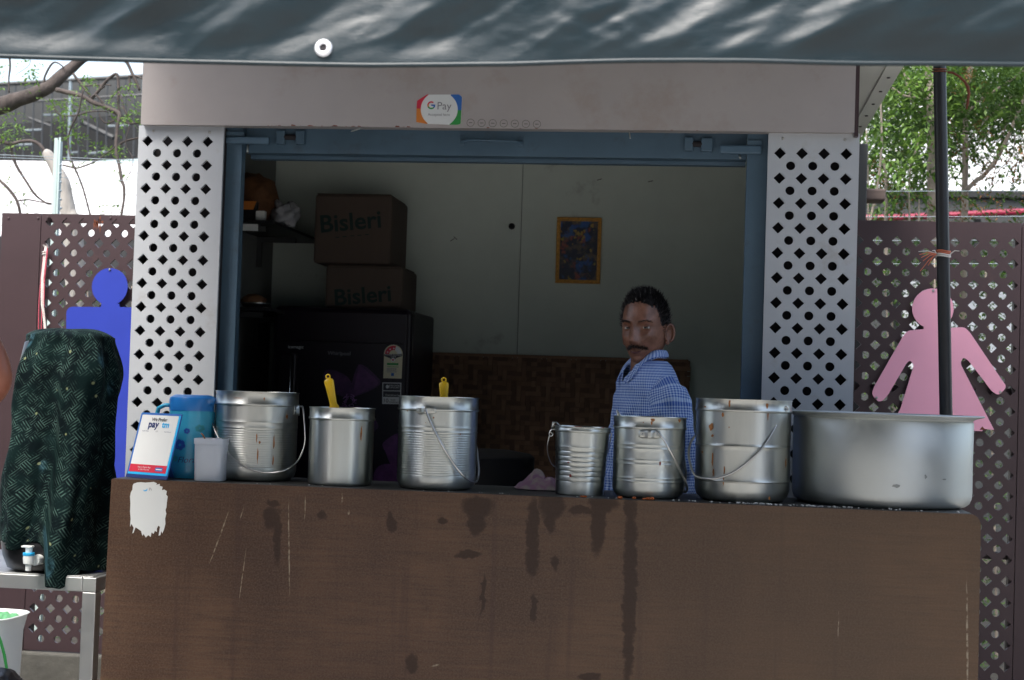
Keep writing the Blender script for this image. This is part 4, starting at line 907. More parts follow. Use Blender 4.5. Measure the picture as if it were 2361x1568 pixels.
for a in (205,240,275):
    cx_, cy_ = 1445+48*math.cos(R(a)), 366+48*math.sin(R(a)); flab('star', m_whiteprint, [(cx_+(9 if k % 2 == 0 else 3.8)*math.sin(k*math.pi/5), cy_-(9 if k % 2 == 0 else 3.8)*math.cos(k*math.pi/5)) for k in range(10)][::-1], .002, el)
wl = flab('warranty_label', m_whiteprint, [(1362,578),(1506,580),(1502,745),(1360,742)], .001, FR)
flab('black_field', m_ink, [(1368,584),(1500,586),(1499,640),(1367,638)], .0015, wl); flab('black_field', m_ink, [(1367,644),(1499,646),(1498,690),(1366,688)], .0015, wl)
text('lettering', 'INSULATED', m_whiteprint, wl, FP(*Ze(1455,602),.003), XD, UD, 5*s); text('lettering', 'CAPILLARY', m_whiteprint, wl, FP(*Ze(1452,617),.003), XD, UD, 5*s); flab('mark', m_whiteprint, arc_pts(1400,610,13,15,0,320,6), .0018, wl)
text('lettering', 'HomeInverter', m_whiteprint, wl, FP(*Ze(1440,675),.003), XD, UD, 6.2*s); text('lettering', '10', m_ink, wl, FP(*Ze(1386,718),.003), XD, UD, 13.5*s)
text('lettering', 'YEAR', m_ink, wl, FP(*Ze(1440,712),.003), XD, UD, 5*s); text('lettering', 'WARRANTY', m_ink, wl, FP(*Ze(1455,730),.003), XD, UD, 5*s)

# cartons on the fridge
def carton(label, u0, u1, v0, v1, Y, dep, tu, tv, th, zb, small=False):
    a, b = P(u0,v1,Y), P(u1,v0,Y); zt = b.z
    t = thing('cardboard_carton', label, 'box', ((a.x+b.x)/2, Y, zb), 'cardboard cartons on the fridge')
    MB().box(a.x, b.x, Y, Y+dep, zb, zt).build('body', m_card, t, bevel=.012)
    bx('flap', m_card, t, a.x+.006, b.x-.010, Y+.01, Y+dep*.5-.001, zt+.0005, zt+.004); bx('flap', m_card, t, a.x+.006, b.x-.010, Y+dep*.5+.001, Y+dep-.01, zt+.0005, zt+.004)
    d = Vector((math.cos(R(6)),0,math.sin(R(6)))); up_ = Vector((-d.z,0,d.x)); h = th*mpp(u0,v0,Y)
    text('lettering', 'Bisleri', m_greenink, t, P(tu,tv,Y-.001), d, up_, h, bold=.02, wscale=1.06)
    if small:
        for k in range(5): p = P(tu-30+k*17,tv+34-k*1.6,Y-.0012); plate('print_dash', m_greenink, t, [[(p.x-.009,p.z-.0025),(p.x+.008,p.z-.0015),(p.x+.008,p.z+.002),(p.x-.009,p.z+.001)]], Y-.0012, .0006)
    return t
carton('cardboard water carton lying directly on the fridge, under another carton', 748, 929, 616, 705, 1.66, .32, 836, 683, 52, fzt+.001)
carton('cardboard water carton on top of the stack of two cartons', 721, 905, 450, 610, 1.68, .34, 808, 513, 56, P(830,612,1.68).z+.006, True)

# shelves on the left
zsh = P(631,508,1.35).z; sx0 = xwl+.013; sx1 = P(631,508,1.35).x
sh = thing('wall_shelf', 'upper dark wall shelf at the left inside the kiosk', 'shelf', (sx0, 1.75, zsh), 'kiosk wall shelves')
bx('board', m_black, sh, sx0, sx1, 1.35, YB-.001, zsh-.012, zsh, .002)
for y in (1.45, 1.9): MB().box(sx0, sx0+.02, y, y+.02, zsh-.14, zsh-.013).box(sx0+.02, sx1-.06, y, y+.02, zsh-.034, zsh-.013).build('bracket', m_stand2, sh)
lbl = P(558,522,1.36); bx('label_strip', m_white, sh, lbl.x-.03, P(596,522,1.36).x, 1.352, 1.356, zsh-.042, zsh-.016)
zs2 = P(600,709,1.35).z
sh2 = copy_tree(sh, None, (sx0, 1.75, zs2)); sh2['label'] = 'lower dark wall shelf level with the fridge top'
for ch in list(sh2.children):
    if ch.name.startswith('label_strip'): bpy.data.objects.remove(ch)
bg_ = P(600,455,1.62); q = MB(); q.ball((bg_.x-.02, 1.62, zsh+.10), .095, .10, .115, 24, 16, .25); o_ = q.build('woven_bag', m_straw, None, smooth=True); tag(o_, 'lumpy brown bag on the upper kiosk shelf', 'bag')
for v_ in o_.data.vertices: v_.co.z = max(v_.co.z, zsh+.001)
a, b = P(557,483,1.42), P(592,464,1.42); t = thing('orange_packet', 'orange packet standing on the upper kiosk shelf by the jamb', 'packet', (a.x, 1.42, zsh)); MB().box(a.x-.03, b.x, 1.42, 1.45, zsh+.002, b.z).build('packet_body', m_black, t, bevel=.004); MB().add([(a.x-.03,1.4185,a.z),(b.x-.012,1.4185,a.z),(b.x,1.4185,b.z),(a.x-.03,1.4185,b.z)], [(0,1,2,3)]).build('orange_print', m_orange, t)
a, b = P(589,505,1.40), P(610,486,1.40); t = tag(bx('small_white_box', m_white, None, a.x, b.x, 1.40, 1.43, zsh+.001, b.z, .002), 'small white box on the upper shelf beside the orange packet', 'box')
q = MB(); p = P(657,492,1.6); q.ball((p.x, 1.6, zsh+.048), .055, .05, .05, 24, 14, .7); o_ = q.build('plastic_bag', m_clear, None, smooth=True); tag(o_, 'crumpled clear plastic bag on the upper kiosk shelf', 'plastic bag')
for v_ in o_.data.vertices: v_.co.z = max(v_.co.z, zsh+.001)
p = P(590,700,1.45); fo = thing('foil_tray', 'crumpled foil tray with dark contents on the lower kiosk shelf', 'tray', (p.x,1.45,zs2))
MB().lathe([(0,.002),(.045,.002),(.058,.02),(.064,.021),(.056,.017),(.044,.006),(0,.006)], (p.x,1.45,zs2), 24).build('tray', m_foil, fo, smooth=True)
MB().ball((p.x-.01,1.45,zs2+.03), .048,.045,.026, 20, 12, .3).build('contents', m_straw, fo, smooth=True)

# framed print
pf = [(1278,503),(1385.5,501),(1389.5,651),(1280,653)]; Yp = YB-.022
a, b = P(1279.5,652,Yp), P(1387.5,502,Yp); fr = thing('framed_print', 'small gilt-framed colourful print hanging on the back wall', 'picture', ((a.x+b.x)/2, Yp, a.z)); fwid = .0115
lean = (P(1385,501,Yp).x-P(1389.5,651,Yp).x)*0
q = MB(); q.box(a.x, b.x, Yp, Yp+.02, b.z-fwid, b.z); q.box(a.x, b.x, Yp, Yp+.02, a.z, a.z+fwid); q.box(a.x, a.x+fwid, Yp+.0005, Yp+.0195, a.z+fwid+.0002, b.z-fwid-.0002); q.box(b.x-fwid, b.x, Yp+.0005, Yp+.0195, a.z+fwid+.0002, b.z-fwid-.0002); q.build('frame', m_gold, fr, bevel=.003)
q = MB(); i0 = fwid+.0003; i1 = fwid+.004
q.box(a.x+i0, b.x-i0, Yp+.006, Yp+.016, b.z-i1, b.z-i0); q.box(a.x+i0, b.x-i0, Yp+.006, Yp+.016, a.z+i0, a.z+i1); q.box(a.x+i0, a.x+i1, Yp+.006, Yp+.016, a.z+i1, b.z-i1); q.box(b.x-i1, b.x-i0, Yp+.006, Yp+.016, a.z+i1, b.z-i1); q.build('inner_slip', m_gold, fr)
bx('print', make_art(), fr, a.x+.004, b.x-.004, Yp+.0165, Yp+.0195, a.z+.004, b.z-.004)

# ================================================================== THE MAN BEHIND THE COUNTER
m_skin = make_skin(); m_shirt = make_check()
def gs(x, z, cx, cz, sx, sz): return math.exp(-((x-cx)/sx)**2*.5-((z-cz)/sz)**2*.5)
def sstep(a, b, x): t = max(0, min(1, (x-a)/(b-a))); return t*t*(3-2*t)
HL = [(-.2,-.06),(-.06,-.055),(-.035,-.045),(-.02,-.012),(0,.004),(.012,-.006),(.022,-.012),(.030,.004),(.036,.040),(.046,.058),(.060,.070),(.075,.082),(.2,.088)]
def hairline(y): return float(np.interp(y, [q[0] for q in HL], [q[1] for q in HL]))
def face_pt(d):
    dx, dy, dz = d; n = 2.35; k = (abs(dx)**n+abs(dy)**n+abs(dz)**n)**(-1/n)
    x = .0705*dx*k; y = (.090 if dy > 0 else .103)*dy*k; z = (.124 if dz > 0 else .114)*dz*k
    if z < 0:
        t = -z/.114; x *= 1-.26*t**1.5
        if y < .01: y *= 1-.55*sstep(.02, .09, -z)*sstep(-.01, .05, -y+.01)
    x *= 1-.07*sstep(.01, .08, y)*(1 if z > -.02 else .6)
    f = sstep(.02, .06, y); ax = abs(x)
    e = gs(x,z,0,-.040,.0115,.010)*.021+gs(x,z,0,-.022,.0085,.014)*.013+gs(x,z,0,-.002,.008,.013)*.007+gs(ax,z,.0145,-.044,.007,.0065)*.009-gs(x,z,0,-.053,.012,.004)*.003
    e += gs(ax,z,.030,.021,.020,.0075)*.0065+gs(x,z,0,.02,.012,.010)*.002-gs(ax,z,.031,.000,.0135,.0095)*.0125-gs(ax,z,.014,.002,.006,.010)*.004
    e += gs(ax,z,.046,-.026,.016,.014)*.007-gs(ax,z,.047,-.064,.013,.020)*.009-gs(ax,z,.031,-.017,.012,.004)*.0022
    e += gs(x,z,0,-.068,.026,.016)*.007+gs(ax,z,.006,-.0625,.011,.0032)*.0035-gs(x,z,0,-.0685+6*x*x,.025,.0018)*.0056+gs(x,z,0,-.0745,.016,.0042)*.0048-gs(x,z,0,-.084,.016,.005)*.003+gs(x,z,0,-.100,.017,.011)*.011
    for t in (0,.25,.5,.75,1): e -= gs(ax,z,.020+.017*t,-.040-.034*t,.0032,.007)*.0036
    e += sum(gs(x,z,0,zz,.03,.002)*-.0004 for zz in (.042,.052,.061))
    e -= gs(ax,z,.064,.03,.012,.025)*.004
    return Vector((x, y+e*f, z if z > 0 else z*1.10))
def build_head(mb, c, fwd, tilt=0, hair=True, mi_skin=0, mi_hair=1):
    fy = Vector(fwd).normalized(); hz0 = Vector((0,0,1)); hx = fy.cross(hz0).normalized(); hz = hx.cross(fy); M3 = Matrix((hx, fy, hz)).transposed(); M3 = M3 @ Matrix.Rotation(tilt, 3, 'Y')
    T = lambda p: Vector(c)+M3 @ Vector(p)
    nu, nv = 112, 96; V = []; L = []
    for j in range(nv+1):
        be = math.pi*(j/nv)**1.35
        for i in range(nu):
            al = 2*math.pi*i/nu; p = face_pt((math.sin(be)*math.cos(al), math.cos(be), math.sin(be)*math.sin(al))); L.append(p); V.append(T(p))
    fs = []
    fa = []; fb_ = []
    for j in range(nv):
        for i in range(nu):
            a = j*nu+i; b = j*nu+(i+1) % nu; f = (a, a+nu, b+nu, b); cpt = (L[a]+L[b]+L[a+nu]+L[b+nu])/4
            (fb_ if hair and cpt.z > hairline(cpt.y)+(.014 if cpt.y < .05 else .004)+.007*noise.noise(cpt*70)+.006*noise.noise(cpt*160) else fa).append(f)
    n0 = len(mb.v); mb.v += [tuple(p) for p in V]
    for f in fa: mb.f.append([n0+k for k in f]); mb.mi.append(mi_skin)
    for f in fb_: mb.f.append([n0+k for k in f]); mb.mi.append(mi_hair)
    ys = lambda x, z: max((p.y for p in L if abs(p.x-x) < .004 and abs(p.z-z) < .004), default=.08)
    for sgn in (-1, 1):                                       # ears
        ec = Vector((sgn*.071, -.012, -.018)); eo = Vector((sgn*.75, -.55, 0)).normalized(); ef = Vector((-sgn*.05,.0,0))
        e1_ = Vector((sgn*.55,-.83,0)).normalized(); e2_ = Vector((0,-.18,1)).normalized(); en = Vector((sgn*.83,.55,0))
        rim = []
        for k in range(17):
            a = R(-75+300*k/16); rx_ = .0175; rz_ = .030*(1 if math.sin(a) > 0 else .95)
            rim.append(T(ec+e1_*(.010-math.cos(a+0)*-rx_)+e2_*(math.sin(a)*rz_)+en*.003))
        rr_ = [.0045*(.7+.5*abs(math.sin(k/16*math.pi))) for k in range(17)]
        mb.tube(rim, rr_, 8, mi=mi_skin)
        def dish(u, v): a = 2*math.pi*u; r_ = v; return T(ec+e1_*(.010+math.cos(a)*.0175*r_)+e2_*(math.sin(a)*.030*r_)+en*(-.007*(1-r_**3)+.004*gs(r_,0,.55,0,.12,1)))
        mb.grid(dish, 20, 6, mi=mi_skin, closed=True)
        mb.ball(T(ec+e1_*.004+e2_*-.029+en*.001), .0075,.0075,.009, 10, 8, mi=mi_skin); mb.ball(T(ec+e1_*-.006+e2_*-.004+en*.003), .005,.005,.008, 8, 6, mi=mi_skin)
    return T, L, ys
def blades(T, pts, mat_, name, parent, ln, wd, jit, mats2=None):
    q = MB()
    for p, d, m2 in pts:
        d = (d+Vector((random.gauss(0,jit),random.gauss(0,jit),random.gauss(0,jit)))).normalized(); sd_ = d.cross(Vector((random.random(),random.random(),random.random()))).normalized()*wd; l_ = ln*random.uniform(.5,1.15)
        q.add([T(p-sd_), T(p+sd_), T(p+d*l_+Vector((0,0,l_*.1)))], [(0,1,2)], mi=m2)
    return q.build(name, [mat_]+(mats2 or []), parent)
def skin_mesh(joints, edges, sub=2):
    me = bpy.data.meshes.new('skeleton'); names = list(joints); me.from_pydata([tuple(joints[n][0]) for n in names], [(names.index(a), names.index(b)) for a, b in edges], []); o = bpy.data.objects.new('skeleton', me); COL.objects.link(o)
    md = o.modifiers.new('skin', 'SKIN'); md.use_smooth_shade = True; md.branch_smoothing = .6
    for i, n in enumerate(names): r_ = joints[n][1]; me.skin_vertices[0].data[i].radius = (r_, r_); me.skin_vertices[0].data[i].use_root = (i == 0)
    sb = o.modifiers.new('sub', 'SUBSURF'); sb.levels = sub
    bpy.context.view_layer.update(); dg = bpy.context.evaluated_depsgraph_get(); ev = bpy.data.meshes.new_from_object(o.evaluated_get(dg))
    vs = [v.co.copy() for v in ev.vertices]; fs = [tuple(p.vertices) for p in ev.polygons]; bpy.data.objects.remove(o); return vs, fs
def hand(mb, wrist, d, n, mi=0):
    d = Vector(d).normalized(); n = Vector(n).normalized(); s_ = d.cross(n).normalized(); w_ = Vector(wrist)
    mb.tube([w_-d*.02, w_+d*.02, w_+d*.055, w_+d*.085], [.026,.032,.038,.034], 10, mi=mi, flat=.45)
    for k, (off, L_) in enumerate(((-.027,.062),(-.009,.076),(.009,.072),(.026,.055))):
        p = w_+d*.078+s_*off; mb.tube([p-d*.01, p+d*L_*.4, p+d*L_*.7+n*.012, p+d*L_*.9+n*.026], [.0092,.0088,.008,.006], 8, mi=mi)
    p = w_+d*.02-s_*.03; q_ = (d*.6-s_*.7+n*.3).normalized(); mb.tube([p+s_*.012, p+q_*.025, p+q_*.045+d*.008, p+q_*.05+d*.03], [.012,.011,.0095,.007], 8, mi=mi)

YM = .64; HC = P(1487,757,YM); toward = -(HC-CAM).normalized(); toward.z = 0; toward.normalize(); leftim = Vector((toward.y, -toward.x, 0))
if leftim.dot(rt) > 0: leftim = -leftim
fwd_h = (toward*math.cos(R(22))+leftim*math.sin(R(22))); fwd_h.z = -.02
man = thing('person', 'man with short black hair and moustache in a blue checked shirt behind the counter', 'person', (HC.x, YM, .06))
bdy = MB(); T, Lh, ys = build_head(bdy, HC, fwd_h, tilt=R(1.5))
fbv = (leftim*math.cos(R(22))+toward*math.sin(R(22))).normalized(); fbv.z = 0; lbv = Vector((0,0,1)).cross(fbv)   # body faces image left; its left side is towards the counter
if lbv.dot(toward) < 0: lbv = -lbv
NB = P(1497,850,YM); TC = P(1499,1000,YM); ax = lambda p, z: Vector((p.x, p.y, z))
zf_ = .06; pel = ax(TC, .86)
J = {'pelvis':(pel,.12),'belly':(ax(TC,1.03),.125),'chest':(ax(TC,1.20)+fbv*.005,.13),'neckb':(NB+Vector((0,0,-.03)),.072),'neck':(NB*.45+HC*.55+Vector((0,0,-.045)),.058),'skull':(HC+Vector((0,0,.0))-fwd_h*.02,.05)}
E_ = [('pelvis','belly'),('belly','chest'),('chest','neckb'),('neckb','neck'),('neck','skull')]
for sg, nm_ in ((1,'l'),(-1,'r')):
    sh_ = ax(TC, NB.z-.098)+lbv*sg*.146
    J[nm_+'sh'] = (sh_,.058); J[nm_+'el'] = (sh_+Vector((0,0,-.27))-fbv*.02+lbv*sg*.03,.042); J[nm_+'fo'] = (sh_+Vector((0,0,-.38))+fbv*.07+lbv*sg*.02,.036); J[nm_+'wr'] = (sh_+Vector((0,0,-.47))+fbv*.17,.026)
    J[nm_+'hip'] = (pel+lbv*sg*.09+Vector((0,0,-.06)),.085); J[nm_+'kn'] = (pel+lbv*sg*.10+Vector((0,0,-.40))+fbv*.01,.055); J[nm_+'an'] = (ax(pel,zf_+.08)+lbv*sg*.10-fbv*.02,.038); J[nm_+'to'] = (ax(pel,zf_+.035)+lbv*sg*.11+fbv*.13,.032)
    E_ += [('chest',nm_+'sh'),(nm_+'sh',nm_+'el'),(nm_+'el',nm_+'fo'),(nm_+'fo',nm_+'wr'),('pelvis',nm_+'hip'),(nm_+'hip',nm_+'kn'),(nm_+'kn',nm_+'an'),(nm_+'an',nm_+'to')]
vs_, fs_ = skin_mesh(J, E_); bdy.add(vs_, fs_)
for nm_, sg in (('l',1),('r',-1)): hand(bdy, J[nm_+'wr'][0], (J[nm_+'wr'][0]-J[nm_+'fo'][0]), lbv*-sg)
# eyelids as part of the face
eyes = []
for sgn in (-1, 1):
    y0 = ys(sgn*.031, 0); ec = Vector((sgn*.031, y0-.0075, .000)); eyes.append(ec)
    def lid(a0, a1, r_, k0):
        def fn(u, v):
            az = R(-80+160*u); el = R(a0+(a1-a0)*v); return T(ec+Vector((math.sin(az)*math.cos(el)*r_*1.12, math.cos(az)*math.cos(el)*r_, math.sin(el)*r_)))
        bdy.grid(fn, 18, 6)
    lid(10, 88, .0141, 0); lid(-80, -16, .0138, 0)
bdy.build('body', [m_skin, m_hair], man, smooth=True)
for ec in eyes:
    lookd = Vector((-.33, .94, 0)).normalized()
    e_ = MB(); e_.ball((0,0,0), .0126,.0126,.0126, 20, 14); e_.v = [tuple(T(ec+Vector(p))) for p in e_.v]; eo_ = e_.build('eyeball', m_eye, man, smooth=True)
    i_ = MB(); cq = ec+lookd*.0108; i_.ball((0,0,0), .0062,.003,.0062, 16, 10); rotq = Matrix.Rotation(-math.atan2(lookd.x, lookd.y), 3, 'Z'); i_.v = [tuple(T(cq+rotq@Vector(p))) for p in i_.v]; i_.build('iris', m_iris, eo_, smooth=True)
# hair, brows, moustache
pts = []
cent = Vector((0,-.01,.01))
cand = [p for p in Lh]
for p in cand:
    if p.z > hairline(p.y)+.003:
        nrm_ = (p-cent).normalized(); topw = sstep(.0, .1, p.z); k = 1+int(3*sstep(-.02,.06,p.z))
        if p.y > .03: k = 2
        for _ in range(k):
            j = Vector((random.gauss(0,.0045),random.gauss(0,.0045),random.gauss(0,.0045))); gy = 1 if p.z > .012 and (random.random() < .45*sstep(.07,.0,p.z)+.06) else 0
            pts.append((p+j-nrm_*.002, (nrm_*1.1+Vector((0,.25 if p.z > .08 else -.2,.45))), gy))
blades(T, pts, m_hair, 'hair', man, .0155, .0016, .34, [m_greyhair])
fp = [p for p in Lh if p.y > .03]
def near(x, z): return min(fp, key=lambda p: (p.x-x)**2+(p.z-z)**2)
br = []
for sgn in (-1, 1):
    for k in range(130):
        t = random.random(); x = sgn*(.012+.038*t); z = .0155+.008*math.sin(t*2.2)-.004*t+random.gauss(0,.0018); p = near(x, z); br.append((Vector((x,p.y-.0005,z)), Vector((sgn*1,.5,.25)), 0))
blades(T, br, m_hair, 'eyebrows', man, .009, .0009, .25)
mo = []
for k in range(620):
    x = random.uniform(-.034,.034); z = -.0595-.0065*(abs(x)/.03)**1.6+random.gauss(0,.0032); p = near(x, z); mo.append((Vector((x,p.y-.0008,z)), Vector((x*18,.55,-.9)), 1 if random.random() < .22 else 0))
blades(T, mo, m_hair, 'moustache', man, .010, .0010, .22, [m_greyhair])
sb_ = []
for k in range(1500):
    p = random.choice(fp)
    if p.z < -.085: sb_.append((p-Vector((0,.0005,0)), Vector((0,.6,-.6)), 1 if random.random() < .55 else 0))
blades(T, sb_, m_hair, 'stubble', man, .0035, .0005, .3, [m_greyhair])
lpm = MB()
def lipf(u, v): x = -.019+.038*u; z = -.0775+5*x*x-.008*v*(1-(x/.0205)**2); p = near(x, z); return T((x, p.y+.0012*math.sin(math.pi*v)+.0006, z))
lpm.grid(lipf, 14, 4); lpm.build('lower_lip', m_lip, man, smooth=True)
# shirt: torso, sleeves, yoke seam, collar
def px_ring(v, uc, hw, side): return (P(uc, v, YM), hw*mpp(uc, v, YM), side)
SR = [px_ring(832,1497,37,.056), px_ring(842,1497,48,.080), px_ring(860,1496,58,.108), px_ring(884,1496,68,.138), px_ring(912,1497,75,.156), px_ring(950,1500,82,.172), px_ring(1000,1502,89,.180), px_ring(1060,1505,96,.190), px_ring(1120,1504,100,.193), px_ring(1180,1503,103,.195), px_ring(1260,1503,103,.198)]
cosb = abs(fbv.dot(leftim)); sinb = abs(fbv.dot(toward))
def fold(p, amt=.006): return amt*1.35*(noise.noise(Vector((p.x*9,p.y*9,p.z*5)))+.8*noise.noise(Vector((p.x*20+3+p.z*12,p.y*20,p.z*10-p.x*8)))+.35*(1-2*abs(noise.noise(Vector((p.x*16-p.z*14,p.y*16,p.z*16+p.x*10))))))
def shirt_fn(u, v):
    t = v*(len(SR)-1); i = min(int(t), len(SR)-2); f = t-i; f2 = f*f*(3-2*f) if i < 1 else f
    c0, a0, b0 = SR[i]; c1, a1, b1 = SR[i+1]; c = c0.lerp(c1, f); hw = a0+(a1-a0)*f; b = b0+(b1-b0)*f
    a_ = math.sqrt(max(.0004, hw*hw-(b*sinb)**2))/cosb; al = 2*math.pi*u; ca, sa = math.cos(al), math.sin(al); q = (abs(ca)**2.3+abs(sa)**2.3)**(-1/2.3)
    p = c+fbv*(a_*ca*q)+lbv*(b*sa*q); d = (fbv*ca+lbv*sa); p = p+d*fold(p, .005+.013*sstep(.1,.6,v))
    if v > .45: p = p+d*(.010*math.sin(al*9+v*5)*sstep(.45,1,v))
    return (p, (u*.98, SR[0][0].z-p.z))
sm = MB(); sm.grid(shirt_fn, 96, 60, closed=False)
def keep(k):                                             # the shirt is open at the throat
    j, i = divmod(k, 96); d_ = min(i+.5, 95.5-i)/96*360; return not (j < 17 and d_ < 44*(1-j/17))
kk = [k for k in range(len(sm.f)) if keep(k)]; sm.uv = {n: sm.uv[k] for n, k in enumerate(kk)}; sm.f = [sm.f[k] for k in kk]; sm.mi = [0]*len(kk)
for sg in (1, -1):
    s0 = J['lsh' if sg == 1 else 'rsh'][0]; path = [s0-lbv*sg*.045+Vector((0,0,.028)), s0-lbv*sg*.012+Vector((0,0,.016)), s0+lbv*sg*.012+Vector((0,0,-.03)), s0+lbv*sg*.022+Vector((0,0,-.09)), s0+lbv*sg*.03-fbv*.006+Vector((0,0,-.16)), s0+lbv*sg*.036-fbv*.012+Vector((0,0,-.235))]
    rad_ = [.044,.056,.061,.063,.067,.072]; cum = [0]
    for k in range(len(path)-1): cum.append(cum[-1]+(path[k+1]-path[k]).length)
    def slv(u, v, path=path, rad_=rad_, sg=sg, cum=cum):
        t = v*(len(path)-1); i = min(int(t), len(path)-2); f = t-i; c = path[i].lerp(path[i+1], f); r_ = rad_[i]+(rad_[i+1]-rad_[i])*f; al = 2*math.pi*u
        tg_ = (path[i+1]-path[i]).normalized(); e1s = (fbv-tg_*fbv.dot(tg_)).normalized(); e2s = tg_.cross(e1s); d = e1s*math.cos(al)*1.08+e2s*math.sin(al)*.9; p = c+d*r_; p = p+d*fold(p, .015)
        return (p, (u*.44+.3, cum[i]+(cum[i+1]-cum[i])*f+.1))
    sm.grid(slv, 40, 30)
sh_o = sm.build('shirt', m_shirt, man, smooth=True)
# collar: a folded band open towards the front
cb = P(1495,826,YM)
def collar(u, v):
    al = R(28+304*u); front = 1-abs(u-.5)*2; ca, sa = math.cos(al), math.sin(al)
    d = fbv*ca+lbv*sa; rise = .030*sstep(0,.5,front)-.030*(1-sstep(0,.35,front))
    top = cb+d*(.055+.006*(1-front))+Vector((0,0,.004+rise*.8)); fall = .036+.030*(1-sstep(0,.28,front)); low = cb+d*(.067+.026*(1-sstep(.1,.8,front)))+fbv*(.014*(1-front))+Vector((0,0,.010+rise-fall))
    if v < .35: p = (cb+d*.060+Vector((0,0,-.03+rise))).lerp(top, v/.35)
    else: t = (v-.35)/.65; p = top.lerp(low, t)+d*(.003*math.sin(math.pi*t))
    return (p, (u*.30, v*.085+.004))
q = MB(); q.grid(collar, 48, 12); o_ = q.build('collar', m_shirt, man, smooth=True); md = o_.modifiers.new('solid','SOLIDIFY'); md.thickness = .0014
# dark opening under the lapels and trousers
q = MB()
for sg in (1,-1):
    hp_, kn_, an_ = (J[('l' if sg == 1 else 'r')+k][0] for k in ('hip','kn','an')); q.tube([hp_+Vector((0,0,.10)), hp_, kn_, an_+Vector((0,0,.01))], [.125,.105,.080,.068], 20)
q.build('trousers', m_trouser, man, smooth=True)

# ================================================================== LEFT SIDE: TABLE, WATER CONTAINER, BIN, BYSTANDER
YT = .12; tz = P(100,1324,YT).z; tx1 = P(222,1340,YT).x; tx0 = tx1-.95
tb = thing('steel_table', 'square-tube stainless steel table left of the brown counter under the covered water container', 'table', ((tx0+tx1)/2, YT+.3, 0))
bx('table_top', m_tube, tb, tx0, tx1-.012, YT+.002, YT+.60, tz-.003, tz, .001)
tt = .044
q = MB(); q.box(tx0, tx1-tt-.0005, YT, YT+tt, tz-tt-.004, tz-.0035).build('front_rail', m_tube, tb, bevel=.003)
bx('back_rail', m_tube, tb, tx0, tx1-tt-.0005, YT+.56, YT+.60, tz-tt-.004, tz-.0035, .003)
bx('side_rail', m_tube, tb, tx1-tt, tx1, YT-.001, YT+.60, tz-tt-.004, tz-.0036, .003)
lx = P(204,1450,YT).x
for x, y in ((tx1-tt,YT),(tx1-tt,YT+.555),(tx0,YT),(tx0,YT+.555)): bx('leg', m_tube, tb, x, x+tt, y, y+tt, 0, tz-tt-.0045, .003)
# container
wc = P(150,1300,YT+.13); wz = tz
wcn = thing('water_container', 'black water container with a white and blue tap on the steel table', 'water container', (wc.x, YT+.13, wz))
wr = 100*mpp(150,1200,YT+.2); wh = P(150,765,YT+.2).z-wz
MB().lathe([(0,.001),(wr*.7,.001),(wr*.86,.012),(wr*.96,.05),(wr*1.0,.09),(wr*.90,.115),(wr*.84,.16),(wr*.78,wh-.10),(wr*.70,wh-.04),(wr*.5,wh-.022),(0,wh-.02)], (wc.x-.045,YT+.125,wz), 64, sq=3.2).build('body', m_black, wcn, smooth=True, sharp=60)
tpx = P(66,1290,YT+.03); yt0 = YT+.13-wr*1.0
tap = MB(); tc_ = P(66,1290,yt0-.045); k_ = mpp(66,1290,yt0)
tap.tube([Vector((tc_.x+.016,yt0+.02,tc_.z-.004)), Vector((tc_.x+.012,yt0-.03,tc_.z-.004))], .016, 16)
tap.lathe([(0,-.034),(.0085,-.034),(.009,-.016),(.0155,-.012),(.017,.004),(.0165,.012),(0,.012)], tc_, 20)
tap.lathe([(0,.021),(.010,.021),(.011,.034),(.0125,.036),(0,.036)], tc_, 16)
tapo = tap.build('tap', m_white, wcn, smooth=True, sharp=40)
MB().lathe([(.0172,.012),(.0178,.013),(.0178,.020),(.0165,.0212),(0,.0212)], tc_, 20).build('blue_ring', m_cyan, tapo, smooth=True, sharp=40)
bx('lever', m_white, tapo, tc_.x-.022, tc_.x+.013, tc_.y-.010, tc_.y+.010, tc_.z+.0362, tc_.z+.042, .002)
# draped cloth
m_cloth = make_cloth(); cyc = YT+.13
def drape_bot(th):                                      # lower edge (z) as a function of the angle; the front left is gathered up above the tap
    u = math.cos(th); f = -math.sin(th)
    lo = P(190,1352,YT-.01).z if f > .62 else tz+.006; hi = P(60,1258,YT).z
    return max(lo+(hi-lo)*sstep(.28, .18, u)+.012*math.sin(th*7), tz+.005 if f <= .62 else 0)
def drape(u, v):
    th = 2*math.pi*u+math.pi/2; ca, sa = math.cos(th), math.sin(th); sq_ = 3.0; k = (abs(ca)**sq_+abs(sa)**sq_)**(-1/sq_)
    if v < .16:
        t = v/.16; rr_ = t; z = wz+wh+.006-.020*t**3; x = ca*k*wr*rr_*.90; y = sa*k*wr*rr_*.90
        p = Vector((wc.x-.012+x*.95, cyc+y*.95, z)); p.z += .008*noise.noise(p*14)
    else:
        t = (v-.16)/.84; zt = wz+wh-.014; zb = drape_bot(th); z = zt+(zb-zt)*t; grow = sstep(0,.18,t)
        rr_ = .90+.17*grow+.05*t
        fo = .026*t**.7*math.sin(th*6+3*noise.noise(Vector((ca*1.5,sa*1.5,z*2)))+t*2)+.014*noise.noise(Vector((ca*3,sa*3,z*6)))+.02*noise.noise(Vector((ca*1.5+9,sa*1.5,z*3)))*t
        rad_ = wr*k*rr_+fo
        if ca < .2 and sa < .3: rad_ += .012*gs(t,0,.80,0,.2,1)-.012*sstep(.9,1,t)
        rad_ = max(rad_*.97, wr*k*1.03 if t > .5 else 0); p = Vector((wc.x-.010-.026*t**1.3+ca*rad_+.012*noise.noise(Vector((z*9,ca*2,sa*2))), cyc+sa*rad_, z+.010*noise.noise(Vector((th*4,t*3,1)))*t))
    return (p, (u*.95, v*.78))
